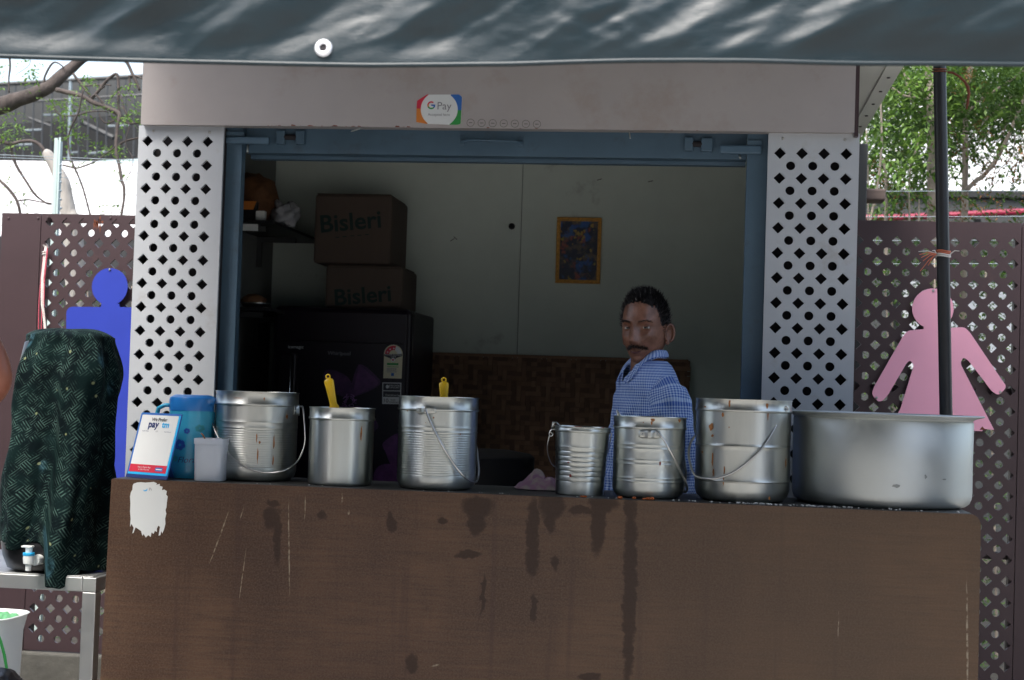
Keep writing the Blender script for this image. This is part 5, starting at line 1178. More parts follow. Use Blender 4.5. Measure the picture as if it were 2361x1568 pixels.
q = MB(); q.grid(drape, 160, 110, closed=False); o_ = q.build('draped_cloth', m_cloth, None, smooth=True); md = o_.modifiers.new('solid','SOLIDIFY'); md.thickness = .002
tag(o_, 'dark green hatch-printed cloth draped over the water container on the steel table', 'cloth')
# white bin with green liner
bc = P(-42,1450,-.22); brz = P(40,1420,-.22).z; bw = 90*mpp(0,1420,-.22)
bn = thing('waste_bin', 'white plastic bin with a green printed liner in front of the steel table', 'bin', (bc.x, -.22, 0))
MB().lathe([(0,.002),(bw*.74,.002),(bw*.78,.01),(bw*.90,brz-.05),(bw*.98,brz-.006),(bw*1.03,brz),(bw*.99,brz+.002),(bw*.93,brz-.005),(bw*.86,brz-.06),(bw*.74,.02),(0,.018)], (bc.x,-.22,0), 64, sq=4).build('body', m_white, bn, smooth=True, sharp=45)
q = MB(); q.grid(lambda u, v: Vector((bc.x+math.cos(2*math.pi*u)*bw*.9*v*1.0, -.22+math.sin(2*math.pi*u)*bw*.9*v, brz-.035+.03*v**2+.016*noise.noise(Vector((math.cos(2*math.pi*u)*v*5,math.sin(2*math.pi*u)*v*5,2))))), 40, 12, closed=True); q.build('liner', m_liner, bn, smooth=True)
yb_ = -.22-bw*.9
q = MB(); q.tube([P(-14,1440,yb_-.012), P(2,1480,yb_-.008), P(10,1510,yb_-.003), P(16,1545,yb_+.002), P(19,1570,yb_+.005)], .0045, 8, flat=.5); q.build('green_line', m_green, bn, smooth=True)
# black bag low in the corner
bb = P(4,1574,-.55); q = MB(); q.ball((bb.x-.01,-.55,bb.z-.02), .062,.07,.06, 28, 18, .15); q.tube([Vector((bb.x-.01,-.55,bb.z-.06)), Vector((bb.x-.01,-.55,.002))], [.05,.09], 20)
o_ = q.build('black_bag', m_black, None, smooth=True); tag(o_, 'rounded black bag just showing in the bottom left corner before the white bin', 'bag')
# bystander: only an elbow reaches into the picture
YE = -.95; EL = P(-8,880,YE); by = thing('person', 'person at the far left edge of whom only a bare bent elbow shows', 'person', (EL.x-.28, YE, 0))
bx0 = Vector((EL.x-.28, YE+.05, 0)); q = MB(); mb2 = q
hc2 = bx0+Vector((0,0,1.60)); build_head(q, hc2, (.3,1,0))
K = {'pelvis':(bx0+Vector((0,0,.92)),.12),'belly':(bx0+Vector((0,0,1.08)),.12),'chest':(bx0+Vector((0,0,1.26)),.135),'neckb':(bx0+Vector((0,0,1.42)),.07),'neck':(hc2+Vector((0,-.01,-.09)),.055),'skull':(hc2,.05),
  'rsh':(Vector((EL.x-.105,YE+.03,1.39)),.058),'rua':(EL+Vector((-.035,.008,.08)),.050),'rel':(EL,.046),'rfo':(EL+Vector((-.07,.10,-.03)),.042),'rwr':(EL+Vector((-.15,.22,-.02)),.028),
  'lsh':(bx0+Vector((-.18,0,1.38)),.058),'lel':(bx0+Vector((-.24,.02,1.10)),.042),'lwr':(bx0+Vector((-.22,.08,.86)),.028)}
EE = [('pelvis','belly'),('belly','chest'),('chest','neckb'),('neckb','neck'),('neck','skull'),('chest','rsh'),('rsh','rua'),('rua','rel'),('rel','rfo'),('rfo','rwr'),('chest','lsh'),('lsh','lel'),('lel','lwr')]
for sg, nm_ in ((1,'r'),(-1,'l')):
    K[nm_+'hip'] = (bx0+Vector((.09*sg,0,.86)),.085); K[nm_+'kn'] = (bx0+Vector((.10*sg,.01,.48)),.055); K[nm_+'an'] = (bx0+Vector((.10*sg,-.02,.08)),.038); K[nm_+'to'] = (bx0+Vector((.11*sg,.13,.035)),.032)
    EE += [('pelvis',nm_+'hip'),(nm_+'hip',nm_+'kn'),(nm_+'kn',nm_+'an'),(nm_+'an',nm_+'to')]
vs_, fs_ = skin_mesh(K, EE); q.add(vs_, fs_); hand(q, K['rwr'][0], (-.6,.6,.3), (0,0,1)); hand(q, K['lwr'][0], (0,.2,-1), (1,0,0))
q.build('body', [m_skin2, m_hair], by, smooth=True)
q = MB(); q.lathe([(.08,1.43),(.13,1.40),(.165,1.36),(.175,1.28),(.17,1.1),(.175,.9),(.178,.84)], (bx0.x,bx0.y,0), 48, sy=.72); q.build('vest', m_trouser, by, smooth=True)
q = MB()
for sg in (1,-1): q.tube([bx0+Vector((.09*sg,0,.95)), bx0+Vector((.09*sg,0,.86)), bx0+Vector((.10*sg,.01,.48)), bx0+Vector((.10*sg,-.02,.10))], [.11,.105,.08,.07], 20)
q.build('trousers', m_trouser, by, smooth=True)

# cords on the left screen
cb_ = thing('cord_bundle', 'bundle of white and red cords hanging on the left washroom screen', 'cord', P(106,580,YS-.02))
for k, (m, d0, d1) in enumerate(((m_ropew,0,0),(m_ropew,2,3),(m_ropew,-2,2),(m_roper,5,-2),(m_roper,3,-8),(m_roper,-3,-14))):
    pts_ = [P(106+d0*.4,568,YS-.02), P(104+d0,585,YS-.022), P(98+d0,640,YS-.02), P(97+d0+d1*.3,700,YS-.025), P(103+d1,760,YS-.02), P(104+d1*1.3,800,YS-.02)]
    MB().tube(pts_, .0028 if k < 3 else .0022, 6).build('white_strand' if k < 3 else 'red_strand', m, cb_, smooth=True)
q = MB()
for k in range(14): q.tube([P(105,574,YS-.02), P(105+random.uniform(-8,9),574-random.uniform(4,14),YS-.025)], .0006, 4)
q.tube([P(102,590,YS-.02)+Vector((.008*math.cos(a),.008*math.sin(a),.0015*a)) for a in np.linspace(0,12,30)], .0022, 6); q.build('frayed_knot', m_ropew, cb_)

# ================================================================== POLE AND AWNING
YPo = .63; a, b = P(2166.5,160,YPo), P(2181,945,YPo); d = (a-b)
pr0_ = 14.6*mpp(2172,500,YPo); bot = b-d*(b.z/d.z); topp = a+d*((2.86-a.z)/d.z)
pole = thing('awning_pole', 'black painted steel pole holding up the awning at the right behind the cooking pot', 'pole', bot)
MB().tube([bot, b, a, topp], pr0_, 28).build('shaft', m_blackmetal, pole, smooth=True)
tie = thing('cord_tie', 'orange and white cord tied round the black awning pole', 'cord', P(2178,587,YPo))
pcn = lambda v: a+(b-a)*((v-160)/785)
for v, m, nm_ in ((581,m_ropeo,'orange_coil'),(585,m_ropeo,'orange_coil'),(589,m_ropew,'white_coil'),(593,m_ropew,'white_coil')):
    c_ = pcn(v); MB().tube([c_+Vector((math.cos(t)*(pr0_+.0022), math.sin(t)*(pr0_+.0022), .002*math.sin(t*2))) for t in np.linspace(0,2*math.pi,25)], .0026, 6).build(nm_, m, tie, smooth=True)
c_ = pcn(588); f0 = c_+Vector((-pr0_-.002,-.012,0))
for (u,v,m) in ((2120,587,m_ropeo),(2124,594,m_ropeo),(2118,580,m_ropew),(2128,602,m_ropeo),(2122,650-25,m_ropeo),(2140,612,m_ropeo),(2212,579,m_ropew),(2150,578,m_ropew)):
    e = P(u,v,YPo-.03); st_ = f0 if u < 2178 else c_+Vector((pr0_,-.012,0)); MB().tube([st_, st_.lerp(e,.5)+Vector((0,0,.006)), e], [.0022,.0018,.0012], 5).build('loose_end', m, tie)
# awning
YA = -1.7
hemp = [(-900,100),(-300,122),(0,132),(325,142),(650,149.5),(850,153),(1010,151.5),(1180,150),(1330,145),(1460,142),(1600,141.5),(1730,142.5),(1860,146),(1980,148.5),(2180,149),(2361,151),(2700,158),(3300,175)]
hx_ = [P(u,v,YA).x for u,v in hemp]; hz_ = [P(u,v,YA).z for u,v in hemp]
def tarp(x, s_):
    z0 = float(np.interp(x, hx_, hz_))
    k = sstep(.15, .75, s_)
    # steep valance that rolls over into the sloping roof
    n_ = 24; y = YA; z = z0; ds = s_/n_
    for i in range(n_):
        an = R(95)-R(73)*sstep(.15,.75,ds*(i+.5)); y += ds*math.cos(an); z += ds*math.sin(an)
    an = R(95)-R(73)*k; nr = Vector((0,-math.sin(an),math.cos(an)))

    def an_(th, fa, fb, k_): c_, s2 = math.cos(th), math.sin(th); return noise.noise(Vector(((x*c_+s_*s2)*fa+k_*3.1, (-x*s2+s_*c_)*fb+k_, k_)))
    m1 = an_(R(22), 2.2, 11, 1.3); m2 = an_(R(38), 3.5, 17, 4.1); m3 = 1-2*abs(an_(R(30), 3.0, 13, 7.7)); m4 = an_(R(-14), 3, 13, 9.2); f1 = an_(R(28), 20, 55, 2.2); f2 = an_(R(8), 14, 90, 5.5); f3 = 1-2*abs(an_(R(24), 9, 30, 3.9)); f4 = 1-2*abs(an_(R(-20), 12, 34, 8.8))
    msk = sstep(-.15, .35, noise.noise(Vector((x*2.0, s_*3, 12))))
    e = sstep(0,.06,s_)*(.030*noise.noise(Vector((x*2.1+s_*2, s_*4, 1.7)))+.020*m1+.009*m2+.008*m3+.008*m4*msk+.0015*f1*msk+.0007*f2+.0024*f3+.0014*f4*msk)+.003*noise.noise(Vector((x*5, s_*9, 3)))
    return Vector((x, y, z))+nr*e
m_tarp = make_tarp(); aw = thing('awning', 'glossy black tarpaulin awning with a rolled hem across the top', 'awning', (0, YA, P(1180,150,YA).z))
xa0, xa1 = hx_[0], hx_[-1]
q = MB(); q.grid(lambda u, v: (tarp(xa0+(xa1-xa0)*u, 3.0*v**1.7), (xa0+(xa1-xa0)*u, 3.0*v**1.7)), 760, 170); q.build('sheet', m_tarp, aw, smooth=True)
MB().tube([tarp(xa0+(xa1-xa0)*k/160, .002) for k in range(161)], .0048, 8).build('hem', m_tarp, aw, smooth=True)
ex = P(746,120,YA).x; s_ = .032; c_ = tarp(ex, s_); nr = (tarp(ex+.01,s_)-tarp(ex-.01,s_)).cross(tarp(ex,s_+.01)-tarp(ex,s_-.01)).normalized()
if nr.y > 0: nr = -nr
rot = nr.to_track_quat('Z','Y').to_matrix()
m_eyelet = mat('bright_eyelet', (.86,.87,.9), .32, .3)
MB().lathe([(.0068,-.003),(.0068,.002),(.008,.0045),(.012,.0045),(.0162,.002),(.0165,-.003)], c_+nr*.002, 32, tilt=rot).build('eyelet', m_eyelet, aw, smooth=True)
MB().lathe([(0,.0002),(.0068,.0002)], c_+nr*.003, 24, tilt=rot).build('eyelet_hole', m_dark, aw)

# ================================================================== BEHIND: LEFT
# plank hoarding (white sheet boards, each its own piece)
def hoarding(name, label, u0, u1, vtop, Y, pitch_px, n, low=0):
    a, b = P(u0,vtop,Y), P(u1,vtop,Y); zt = P((u0+u1)/2,vtop,Y).z; p_ = zt/n
    t = thing(name, label, 'wall', ((a.x+b.x)/2, Y, 0)); first = None
    if low: bx('base_wall', m_stand, t, a.x, b.x, Y, Y+.04, 0, low*p_-.004)
    for k in range(low, n):
        if first is None:
            first = bx('board', m_hoard, t, a.x, b.x, Y, Y+.03, low*p_+.004, (low+1)*p_-.004, .004); o = first
        else:
            o = first.copy(); COL.objects.link(o); o.parent = t; o.location.z = (k-low)*p_; o.location.y = random.uniform(-.004,.004)
    q = MB(); 
    for k in range(int((b.x-a.x)/2)+1): q.box(a.x+k*2, a.x+k*2+.06, Y+.045, Y+.10, 0, zt-.01)
    q.build('stud', m_stand2, t); return t
hoarding('hoarding', 'white plank hoarding behind the left washroom screen, below the dark grey stand', -700, 900, 371, 12.0, 24, 30, 23)
# dark grey stand with upright rails above it
st = thing('grandstand', 'dark grey building with tall upright railings above the white hoarding at left', 'building', (P(150,300,14).x, 14, 0))
lo = [(-700,404),(-700,236),(0,192.5),(325,173),(900,139),(900,340)]
zt = P(150,183,14.4).z; aL, aR = P(-700,200,14.4).x, P(900,200,14.4).x
plate('upper_wall', m_stand2, st, [px([(-700,235),(0,196),(325,177),(900,143),(900,215),(325,262),(0,290),(-700,330)],14.5)], 14.5, .2)
plate('lower_wall', m_stand, st, [px([(-700,331),(0,291),(325,263),(900,216),(900,338),(325,360),(0,376),(-700,402)],14.48)], 14.48, .2)
plate('base_wall', m_stand, st, [[(aL,0),(aR,0),(aR,P(150,366,14.5).z-.1),(aL,P(150,366,14.5).z-.1)]], 14.6, .2)
MB().tube([P(-700,234,14.1),P(0,194.5,14.1),P(325,175.5,14.1),P(900,141,14.1)], .028, 6).build('top_rail', m_stand2, st)
MB().tube([P(-700,276,14.1),P(0,238,14.1),P(325,219,14.1),P(900,185,14.1)], .014, 6).build('mid_rail', m_darkrail, st)
bar = None
for k in range(-18, 40):
    u = 13+k*21.2; thick_ = (k % 8 == 7)
    MB().tube([P(u+1.5,190-(u-13)*.055,14.1), P(u-2,375-(u-13)*.045,14.1)], .022 if thick_ else .011, 6).build('upright', m_mesh if thick_ else m_darkrail, st)
for (u0,u1,v0,v1) in ((98,185,266,262),(58,97,301,299),(205,248,354,350),(165,182,353,351),(250,300,291,289),(30,76,335,333)): MB().tube([P(u0,v0,14.2),P(u1,v1,14.2)], .014, 6).build('light_rail', m_mesh, st)
MB().tube([P(188,282,14.3),P(262,318,14.3)], .035, 6).build('brace', m_darkrail, st); MB().tube([P(66,272,14.3),P(120,292,14.3)], .02, 6).build('brace', m_darkrail, st)
# galvanised angle post with wires
wf = thing('wire_fence', 'pale galvanised angle post with thin wires behind the left washroom screen', 'fence', P(132,700,2.4))
def ang_post(u, vt, Y, par, m):
    a = P(u,vt,Y); s_ = mpp(u,vt,Y); q = MB(); q.box(a.x-6.5*s_, a.x+1*s_, Y, Y+.004, 0, a.z); q.box(a.x+1.2*s_, a.x+3*s_, Y, Y+.05, 0, a.z-.01); q.box(a.x+3.2*s_, a.x+8*s_, Y+.002, Y+.006, 0, a.z+.004); return q.build('post', m, par)
ang_post(132, 318, 2.4, wf, m_post)
for v in (363,357,404): MB().tube([P(-500,v-12,2.42),P(0,v,2.42),P(132,v+5,2.42),P(330,v+14,2.42)], .0016, 5).build('wire', m_mesh, wf)
for k in range(6): 
    p = P(140,380+k*20,2.4); MB().ball(p,.006,.006,.006,8,6).build('bolt', m_mesh, wf)
# trees ---------------------------------------------------------------
Z1 = lambda x, y: (x*.301, 118+y*.301)
def limb(q, pts, Y, r0, r1, dy=0, n=9, wob=.006, zoom=True):
    P_ = [P(*(Z1(x,y) if zoom else (x,y)), Y+dy*i/max(1,len(pts)-1)) for i, (x,y) in enumerate(pts)]; out = []
    for i in range(len(P_)-1):
        p0,p1,p2,p3 = P_[max(i-1,0)],P_[i],P_[i+1],P_[min(i+2,len(P_)-1)]
        for k in range(4):
            f = k/4; c = .5*((2*p1)+(p2-p0)*f+(2*p0-5*p1+4*p2-p3)*f*f+(3*p1-p0-3*p2+p3)*f**3); out.append(c+Vector((noise.noise(c*9),noise.noise(c*9+Vector((5,0,0))),noise.noise(c*9+Vector((0,7,0)))))*wob)
    out.append(P_[-1]); N = len(out); rs_ = [(r0+(r1-r0)*i/(N-1))*(1+.16*noise.noise(out[i]*14)) for i in range(N)]; q.tube(out, rs_, n); return out
def sprig(q, p, d, L_, npair, ll, droop=.5):
    d = d.normalized(); sd_ = d.cross(Vector((0,0,1))); sd_ = sd_.normalized() if sd_.length > .1 else Vector((1,0,0)); nrm_ = sd_.cross(d)
    roll = random.uniform(-.9,.9); sd_ = (sd_*math.cos(roll)+nrm_*math.sin(roll)).normalized()
    for k in range(npair):
        t = (k+.6)/npair; c = p+d*L_*t-Vector((0,0,droop*L_*t*t))
        for s_ in (-1,1):
            a = (sd_*s_*.85+d*.5+Vector((0,0,-.35*droop+random.uniform(-.25,.25)))).normalized(); w_ = a.cross(Vector((random.uniform(-.5,.5),random.uniform(-.5,.5),1))).normalized(); l_ = ll*random.uniform(.7,1.15)*(1-.35*abs(t-.45)); 
            q.add([c, c+a*l_*.45+w_*l_*.2, c+a*l_, c+a*l_*.45-w_*l_*.2], [(0,1,2,3)])
S_ = .00205*1.02
lt_ = thing('bare_tree', 'sparse tree with a thick dark limb and small fresh leaves above the left screen', 'tree', (P(-420,900,2.9).x, 2.9, 0))
q = MB(); 
limb(q, [(-1500,3700),(-1400,2200),(-1150,1200),(-700,700),(-300,500),(-30,430),(150,370),(300,310),(420,240),(500,170),(600,80),(690,10),(900,-200),(1100,-500)], 2.9, .060, .016, .2, 14, .01)
q.build('trunk', m_bark, lt_, smooth=True)
q = MB(); A_ = lambda *a, **k: limb(q, *a, **k)
A_([(430,295),(600,335),(720,390),(820,430),(915,485),(905,600),(890,700),(905,830),(930,980),(955,1060),(930,1230),(915,1330)], 2.95, .013, .0055, -.2)
A_([(560,170),(640,280),(690,350),(700,365)], 2.98, .007, .005); A_([(700,365),(780,275),(845,200),(898,178),(912,300),(905,410),(918,480)], 2.95, .008, .007)
A_([(640,265),(760,258),(852,262)], 2.95, .004, .003); A_([(780,290),(775,265),(800,275)], 2.95, .010, .006)
A_([(920,500),(830,440),(740,335),(700,350)], 2.9, .006, .004); A_([(940,520),(985,555),(1060,550),(1150,530)], 2.9, .006, .004); A_([(920,505),(850,540),(800,545),(770,510),(760,480)], 2.9, .005, .002)
A_([(905,722),(950,690),(1045,668),(1150,650)], 2.9, .006, .004); A_([(480,870),(540,885),(610,895),(740,840),(820,780),(885,720)], 2.7, .0045, .003)
A_([(640,290),(620,370),(595,470),(540,590),(528,700),(555,850),(620,1000),(690,1250),(700,1330)], 2.75, .0045, .0045); A_([(410,420),(440,470),(500,500),(590,490),(680,465),(830,465)], 2.8, .005, .003)
A_([(340,260),(342,190),(405,97),(450,98),(490,130)], 3.0, .006, .004); A_([(70,20),(76,120),(72,200),(70,320)], 2.8, .006, .004); A_([(960,60),(1000,150),(1045,230),(1070,300)], 3.0, .010, .006); A_([(990,190),(1000,260),(985,310)], 3.0, .006, .003); A_([(985,195),(1040,190),(1100,215)], 3.0, .007, .004)
A_([(930,430),(1000,540),(960,700),(1010,800),(1020,860),(980,960),(950,1000)], 2.85, .003, .0015); A_([(910,300),(960,470),(1020,560)], 2.9,.004,.003)
A_([(-60,650),(30,700),(90,712),(165,690),(245,690),(310,730),(355,785)], 2.75, .009, .008); A_([(90,715),(100,820),(170,945),(260,1085),(355,1162),(410,1170)], 2.75, .008, .004)
A_([(-40,960),(60,1050),(130,1150),(155,1250),(160,1330)], 2.7, .008, .007); A_([(130,1150),(230,1145),(310,1155),(390,1165)], 2.7, .0045, .003); A_([(150,1130),(200,1190),(270,1240),(330,1250)], 2.7, .002, .0012)
A_([(230,40),(220,110),(120,180)], 2.9, .0022, .0012); A_([(855,1250),(850,1210),(840,1190)], 2.8, .002, .001); A_([(770,1260),(830,1245),(880,1255)], 2.8, .002, .001)
q.build('branches', m_bark, lt_, smooth=True)
q = MB()
for (x,y,rx,ry,n_) in [(240,140,60,55,12),(10,130,30,50,6),(550,410,55,80,13),(640,240,45,25,7),(970,270,50,40,8),(830,740,50,45,12),(565,660,35,25,8),(495,555,35,50,8),(85,610,90,45,16),(140,720,30,30,5),(1030,440,45,40,8),(790,430,50,30,6),(860,940,40,20,3),(850,1200,45,25,5),(185,1080,50,35,6),(60,1035,30,20,3),(385,405,35,25,6),(100,455,35,25,5),(600,890,30,20,3),(290,790,30,20,3),(980,510,40,25,6),(640,1000,20,25,2),(520,360,30,25,5)]:
    for k in range(n_):
        p = P(*Z1(x+random.gauss(0,rx*.45), y+random.gauss(0,ry*.45)), 2.85+random.uniform(-.15,.15)); sprig(q, p, Vector((random.gauss(0,1),random.gauss(0,.5),random.gauss(-.1,.5))), .085, 4, .030)
for k in range(260):
    p = P(random.uniform(-500,1100), random.uniform(-500,60), 2.9+random.uniform(-.8,.8)); sprig(q, p, Vector((random.gauss(0,1),random.gauss(0,1),random.gauss(0,.5))), .12, 5, .038)
q.build('crown', m_leaf2, lt_)
dt = thing('dead_trunk', 'bleached leafless trunk leaning behind the left washroom screen beside the pale post', 'tree', P(200,1500,2.6))
q = MB(); limb(q, [(345,775),(375,800),(430,905),(480,1010),(500,1120),(530,1250),(560,1400),(600,2400),(620,3100)], 2.6, .020, .055, 0, 14, .006); q.build('trunk', m_deadwood, dt, smooth=True)

# ================================================================== BEHIND: RIGHT
ws2 = hoarding('hoarding', 'white board wall seen through the leaves above the crimson pipe at the right', 1500, 3400, 150, 13.0, 30, 36)
gw = thing('grey_wall', 'low dark grey wall with a capping beam behind the right washroom screen', 'wall', (P(2200,500,9).x, 9, 0))
a, b = P(1500,430,9).x, P(3400,440,9).x; zt = P(2200,440,9).z; nb = 0; xx = a
while xx < b: bx('panel', m_stand2, gw, xx, xx+1.19, 9, 9.12, 0, zt-.06, .004); xx += 1.2
bx('coping', m_stand, gw, a, b, 8.96, 9.16, zt-.06, zt, .006)
pp = thing('crimson_pipe', 'crimson pipe running along in front of the grey wall at the right', 'pipe', P(2200,498,8.6))
MB().tube([P(1700,505,8.6),P(2070,501.5,8.6),P(2361,488,8.6),P(3000,470,8.6)], .026, 14).build('pipe_run', m_pipe, pp, smooth=True)
q = MB(); 
for u in (1750,2250,2800): q.box(P(u,500,8.6).x, P(u,500,8.6).x+.05, 8.65, 8.70, 0, P(u,503,8.6).z)
q.build('support', m_stand, pp)
wf2 = thing('wire_fence', 'thin wires strung behind the right washroom screen', 'fence', P(2300,800,2.6))
for v in (440,499,553,607): MB().tube([P(1900,v+2,2.6),P(2361,v+(0 if v < 500 else 1),2.6),P(3000,v-4,2.6)], .0017, 5).build('wire', m_mesh, wf2)
for u in (1940,2450,3000): ang_post(u, 420, 2.6, wf2, m_post)
# timber stub and tan post by the kiosk's rear corner
tp2 = thing('timber_post', 'short tan-painted post with a weathered beam end on top beside the right kiosk panel', 'post', (P(1990,500,2.3).x, 2.3, 0))
a, b = P(1975,500,2.3), P(1996,500,2.3); bx('post', m_tan, tp2, a.x, b.x, 2.3, 2.38, 0, P(1985,462,2.3).z, .004)
a, b = P(1960,461,2.28), P(2043,435,2.28); bx('beam_end', m_timber, tp2, a.x, b.x, 2.28, 2.40, a.z, b.z, .008)
gp = thing('grey_post', 'grey post rising behind the right kiosk panel up to the roof overhang', 'post', (P(1990,400,2.22).x, 2.24, 0))
a, b = P(1960,430,2.22), P(1999,430,2.22); bx('shaft', m_stand2, gp, a.x, b.x, 2.22, 2.27, 0, zs-.01, .004)
Z8 = lambda x, y: (1730.3+x*.326, 118+y*.326)
def z8(l): return [Z8(*p) for p in l]
rt1 = thing('leafy_tree', 'leafy tree with drooping feathery leaves between the kiosk and the black awning pole', 'tree', (P(2150,900,3.2).x, 3.2, 0))
rt2 = thing('leafy_tree', 'leafy tree with a pale slender stem right of the black awning pole', 'tree', (P(2225,900,3.4).x, 3.4, 0))
q = MB(); L8 = lambda l, Y, r0, r1, dy=0, wob=.004: limb(q, z8(l), Y, r0, r1, dy, 8, wob, zoom=False)
L8([(1300,2600),(1295,1700),(1292,1000),(1288,600),(1280,100),(1270,-300),(1290,-900)], 3.2, .034, .018); L8([(1285,560),(1270,350),(1240,100),(1200,-200)], 3.2, .012, .008); L8([(1280,520),(1160,380),(1110,240),(1075,110),(1040,-100)], 3.2, .008, .005); L8([(1270,330),(1180,240),(1110,190)], 3.1, .005, .004)
L8([(840,1250),(850,1190),(900,950),(918,780),(930,600),(920,370),(900,100)], 2.9, .0065, .0045); L8([(960,1500),(958,1190),(955,900),(935,760)], 3.0, .010, .006); L8([(1120,1400),(1122,1190),(1130,850),(1170,700),(1200,560)], 3.0, .0055, .003); L8([(1190,1300),(1190,1190),(1192,1050)], 3.0, .005, .004); L8([(830,1300),(835,900),(820,560)], 3.0, .004, .003); L8([(1000,260),(1080,310),(1180,330),(1280,350)], 3.1, .006,.005)
q.build('trunk', m_stem, rt1, smooth=True)
q = MB(); L8([(1500,2600),(1505,1700),(1512,1180),(1518,1000),(1520,700),(1525,440),(1532,280),(1555,110),(1580,-300),(1600,-900)], 3.4, .020, .010); L8([(1520,985),(1600,910),(1650,880),(1750,750),(1840,560),(1920,370),(1990,200)], 3.35, .012, .008); L8([(1530,435),(1620,350),(1700,295),(1790,240),(1880,175),(2000,90)], 3.4, .007, .005); L8([(1525,445),(1450,400),(1380,390)], 3.4, .004,.003); L8([(1525,430),(1470,420)],3.4,.006,.003)
for (x,y) in ((1750,450),(1830,470),(1900,540),(1680,470),(1600,560),(1860,700),(1780,620)): L8([(1840,430-random.uniform(0,150)),(x,y),(x-60-random.uniform(0,60),y+160),(x-130-random.uniform(0,80),y+320)], 3.5, .0035, .0015)
q.build('trunk', m_stem, rt2, smooth=True)
def crown(par, name, m, regs, Y0, Y1, LL=.042, L_=.22, drop=.6):
    q = MB()
    for (u0,u1,v0,v1,n_) in regs:
        for k in range(n_):
            p = P(random.uniform(u0,u1), random.uniform(v0,v1), random.uniform(Y0,Y1)); sprig(q, p, Vector((random.gauss(0,1),random.gauss(0,.7),random.gauss(-.35,.45))), L_*random.uniform(.6,1.2), random.randint(6,9), LL, drop)
    return q.build(name, m, par)
crown(rt1, 'crown', m_leaf, [(1985,2190,110,215,330),(1985,2190,205,300,210),(1985,2170,290,370,90),(1985,2160,350,440,70),(2000,2150,430,520,14),(1900,2250,-500,130,420),(2100,2180,300,420,14)], 2.9, 5.0)
m_leaf_shade = leafmat('shaded_green_leaflets', (.02,.05,.014), (.05,.09,.022))  # inner leaves coloured darker, the crown's shade put into their colour
crown(rt1, 'inner_crown', m_leaf_shade, [(1985,2200,110,270,150),(1985,2130,270,400,36)], 5.2, 6.6, .06, .3); crown(rt2, 'inner_crown', m_leaf_shade, [(2190,2480,110,230,210),(2190,2480,225,262,50)], 5.3, 6.8, .06, .3)
crown(rt1, 'fresh_leaves', m_leaf2, [(2030,2190,140,200,34),(1985,2100,180,380,30),(2120,2190,250,330,10),(2030,2110,350,420,12)], 2.7, 3.1)
crown(rt2, 'crown', m_leaf, [(2170,2420,110,215,420),(2170,2420,195,262,190),(2175,2240,245,330,60),(2240,2420,250,290,40),(2330,2420,270,400,22),(2190,2320,300,420,16),(2180,2420,420,515,34),(2190,2700,-500,130,520),(2420,2700,100,500,200)], 3.0, 5.2)
crown(rt2, 'dead_leaves', m_leafd, [(2240,2270,130,190,8),(2020,2060,330,440,8),(2110,2140,430,470,6),(2180,2420,260,420,34),(2200,2420,430,505,14)], 3.0, 3.4, .026, .12, .9)
# shrubs that show through the holes of the screens
for (lab, u0, u1, v0, v1, n_, Yc) in (('low green shrub glimpsed through the holes of the left washroom screen', 60, 330, 600, 1500, 230, 2.7), ('tall green shrub glimpsed through the upper holes of the right washroom screen', 1985, 2360, 530, 1500, 330, 3.1)):
    t = thing('shrub', lab, 'shrub', (P((u0+u1)/2,900,Yc).x, Yc, 0)); q = MB()
    for k in range(7):
        u = random.uniform(u0,u1); limb(q, [(u,1750),(u+random.uniform(-20,20),1200),(u+random.uniform(-40,40),v0+60)], Yc+random.uniform(-.2,.2), .009, .004, 0, 6, .004, zoom=False)
    q.build('stems', m_stem, t, smooth=True)
    if u0 < 1000: crown(t, 'leaves', m_leaf, [(u0,u1,v0,v1,n_)], Yc-.25, Yc+.5, .035)
    else: crown(t, 'leaves', m_leaf, [(u0,u1,v0,660,210),(u0,u1,660,880,150),(u0,u1,880,v1,260)], Yc-.25, Yc+.5, .035)
# wire twisted round the pole's top
tw = thing('binding_wire', 'rusty binding wire looped round the top of the black awning pole under the awning', 'wire', P(2166,165,YPo))
a = P(2166.5,160,YPo); b = P(2181,945,YPo)
for v in (160,165): c_ = pcn(v); MB().tube([c_+Vector((math.cos(t)*(pr0_+.002), math.sin(t)*(pr0_+.002), .003*math.sin(t))) for t in np.linspace(0,2*math.pi,25)], .0022, 6).build('coil', m_rust, tw, smooth=True)
MB().tube([P(u,v,YPo-.01) for u,v in (Z8(1395,150),Z8(1430,152),Z8(1475,178),Z8(1515,215),Z8(1538,255),Z8(1545,300),Z8(1536,370),Z8(1530,410))], [.004,.004,.004,.0045,.0055,.0055,.0045,.003], 6).build('loose_end', m_rust, tw, smooth=True)

# ================================================================== ADDED STREET FRONT (unseen, there only to be mirrored in the steel and the tarpaulin)
m_bwall = mat('weathered_render', (.17,.17,.165), .9, var=.2, vs=.5); m_bglass = mat('dark_window_glass', (.02,.025,.03), .15, var=.1)
def added_building(label, x0, x1, y, h, floors, nw):
    t = thing('added_building', label, 'building', ((x0+x1)/2, y, 0)); bx('wall', m_bwall, t, x0, x1, y-6, y, 0, h); bx('parapet', m_bwall, t, x0-.1, x1+.1, y-6.1, y+.12, h+.001, h+.5)
    fh = h/floors; ww = (x1-x0)/nw
    for f in range(floors):
        for k in range(nw):
            a = x0+ww*(k+.22); b = x0+ww*(k+.78); z0 = fh*f+fh*.28; w_ = bx('window', m_bglass, t, a, b, y+.001, y+.03, z0, z0+fh*.5); bx('sill', m_bwall, w_, a-.1, b+.1, y+.002, y+.15, z0-.12, z0-.002)
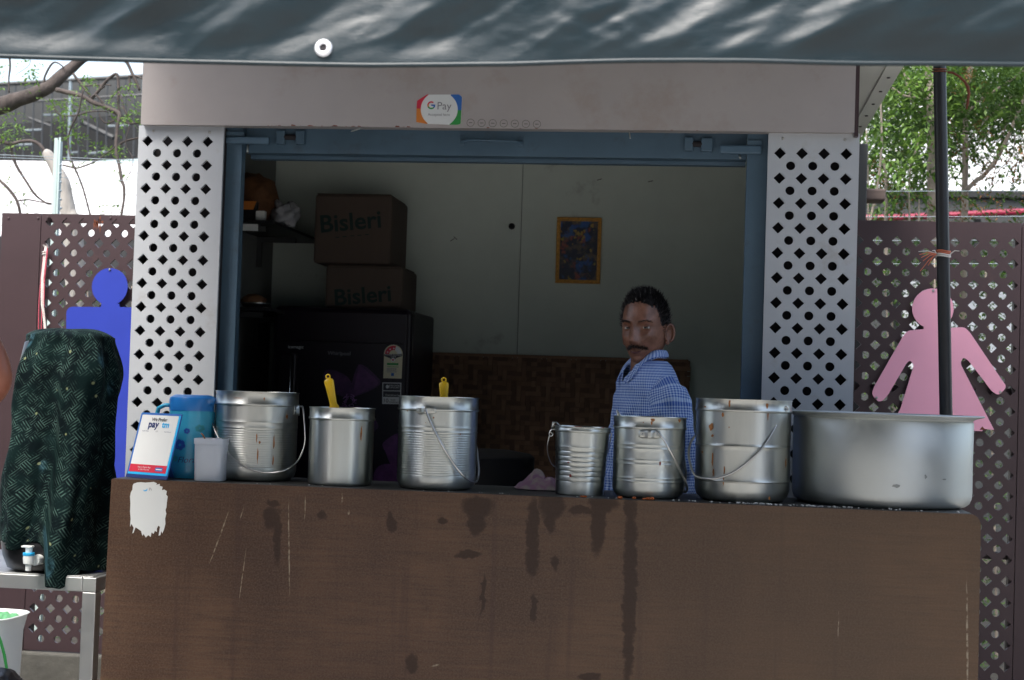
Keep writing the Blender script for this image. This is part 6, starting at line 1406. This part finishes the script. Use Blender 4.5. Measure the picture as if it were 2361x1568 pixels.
added_building('unseen three-storey building added behind the viewer for reflections, left', -21, -3, -19, 9.5, 3, 5)
added_building('unseen two-storey building added behind the viewer for reflections, right', -2.5, 18, -20, 8, 2, 6)

wb_ = thing('white_board', 'white sheet board glimpsed through the middle holes of the right washroom screen', 'board', (P(2200,800,5).x, 5, 0))
a, b = P(2080,850,5), P(2380,655,5); bx('sheet', m_hoard, wb_, a.x, b.x, 5, 5.03, a.z, b.z, .004)
for u in (2060, 2210, 2370): bx('support', m_stand, wb_, P(u,800,4.95).x, P(u,800,4.95).x+.04, 5.031, 5.07, 0, b.z-.05)
def stall(label, x0, x1, y0, y1):  # unseen stalls added only as dark surroundings for the steel to mirror
    t = thing('added_stall', label, 'stall', ((x0+x1)/2, (y0+y1)/2, 0))
    for x in (x0, x1-.05):
        for y in (y0, y1-.05): bx('post', m_blackmetal, t, x, x+.05, y, y+.05, 0, 2.25 if y == y0 else 2.6)
    q = MB(); q.grid(lambda u, v: Vector((x0-.15+(x1-x0+.3)*u, y0-.3+(y1-y0+.4)*v, 2.27+.37*v-.08*math.sin(math.pi*u)*math.sin(math.pi*v)+.015*noise.noise(Vector((u*9,v*9,x0))))), 30, 20); q.build('roof_sheet', m_tarp, t, smooth=True)
    for nm_, xs_ in (('side_curtain', x0+.06), ('side_curtain', x1-.06)):
        q = MB(); q.grid(lambda u, v: Vector((xs_+.02*math.sin(u*40), y0+.06+(y1-y0-.12)*u, .1+2.12*v)), 80, 6); q.build(nm_, m_tarp, t, smooth=True)
    q = MB(); q.grid(lambda u, v: Vector((x0+.07+(x1-x0-.14)*u, y1-.08+.02*math.sin(u*40), .1+2.3*v)), 80, 6); q.build('back_curtain', m_tarp, t, smooth=True)
    bx('counter', m_bwall, t, x0+.12, x1-.12, y0+.1, y0+.5, 0, .9)
stall('unseen black tarpaulin stall added for reflections to the left of the steel table', -5.6, -3.0, -2.9, -.2)
stall('unseen black tarpaulin stall added for reflections to the right of the counter', 3.0, 5.4, -2.7, .2)
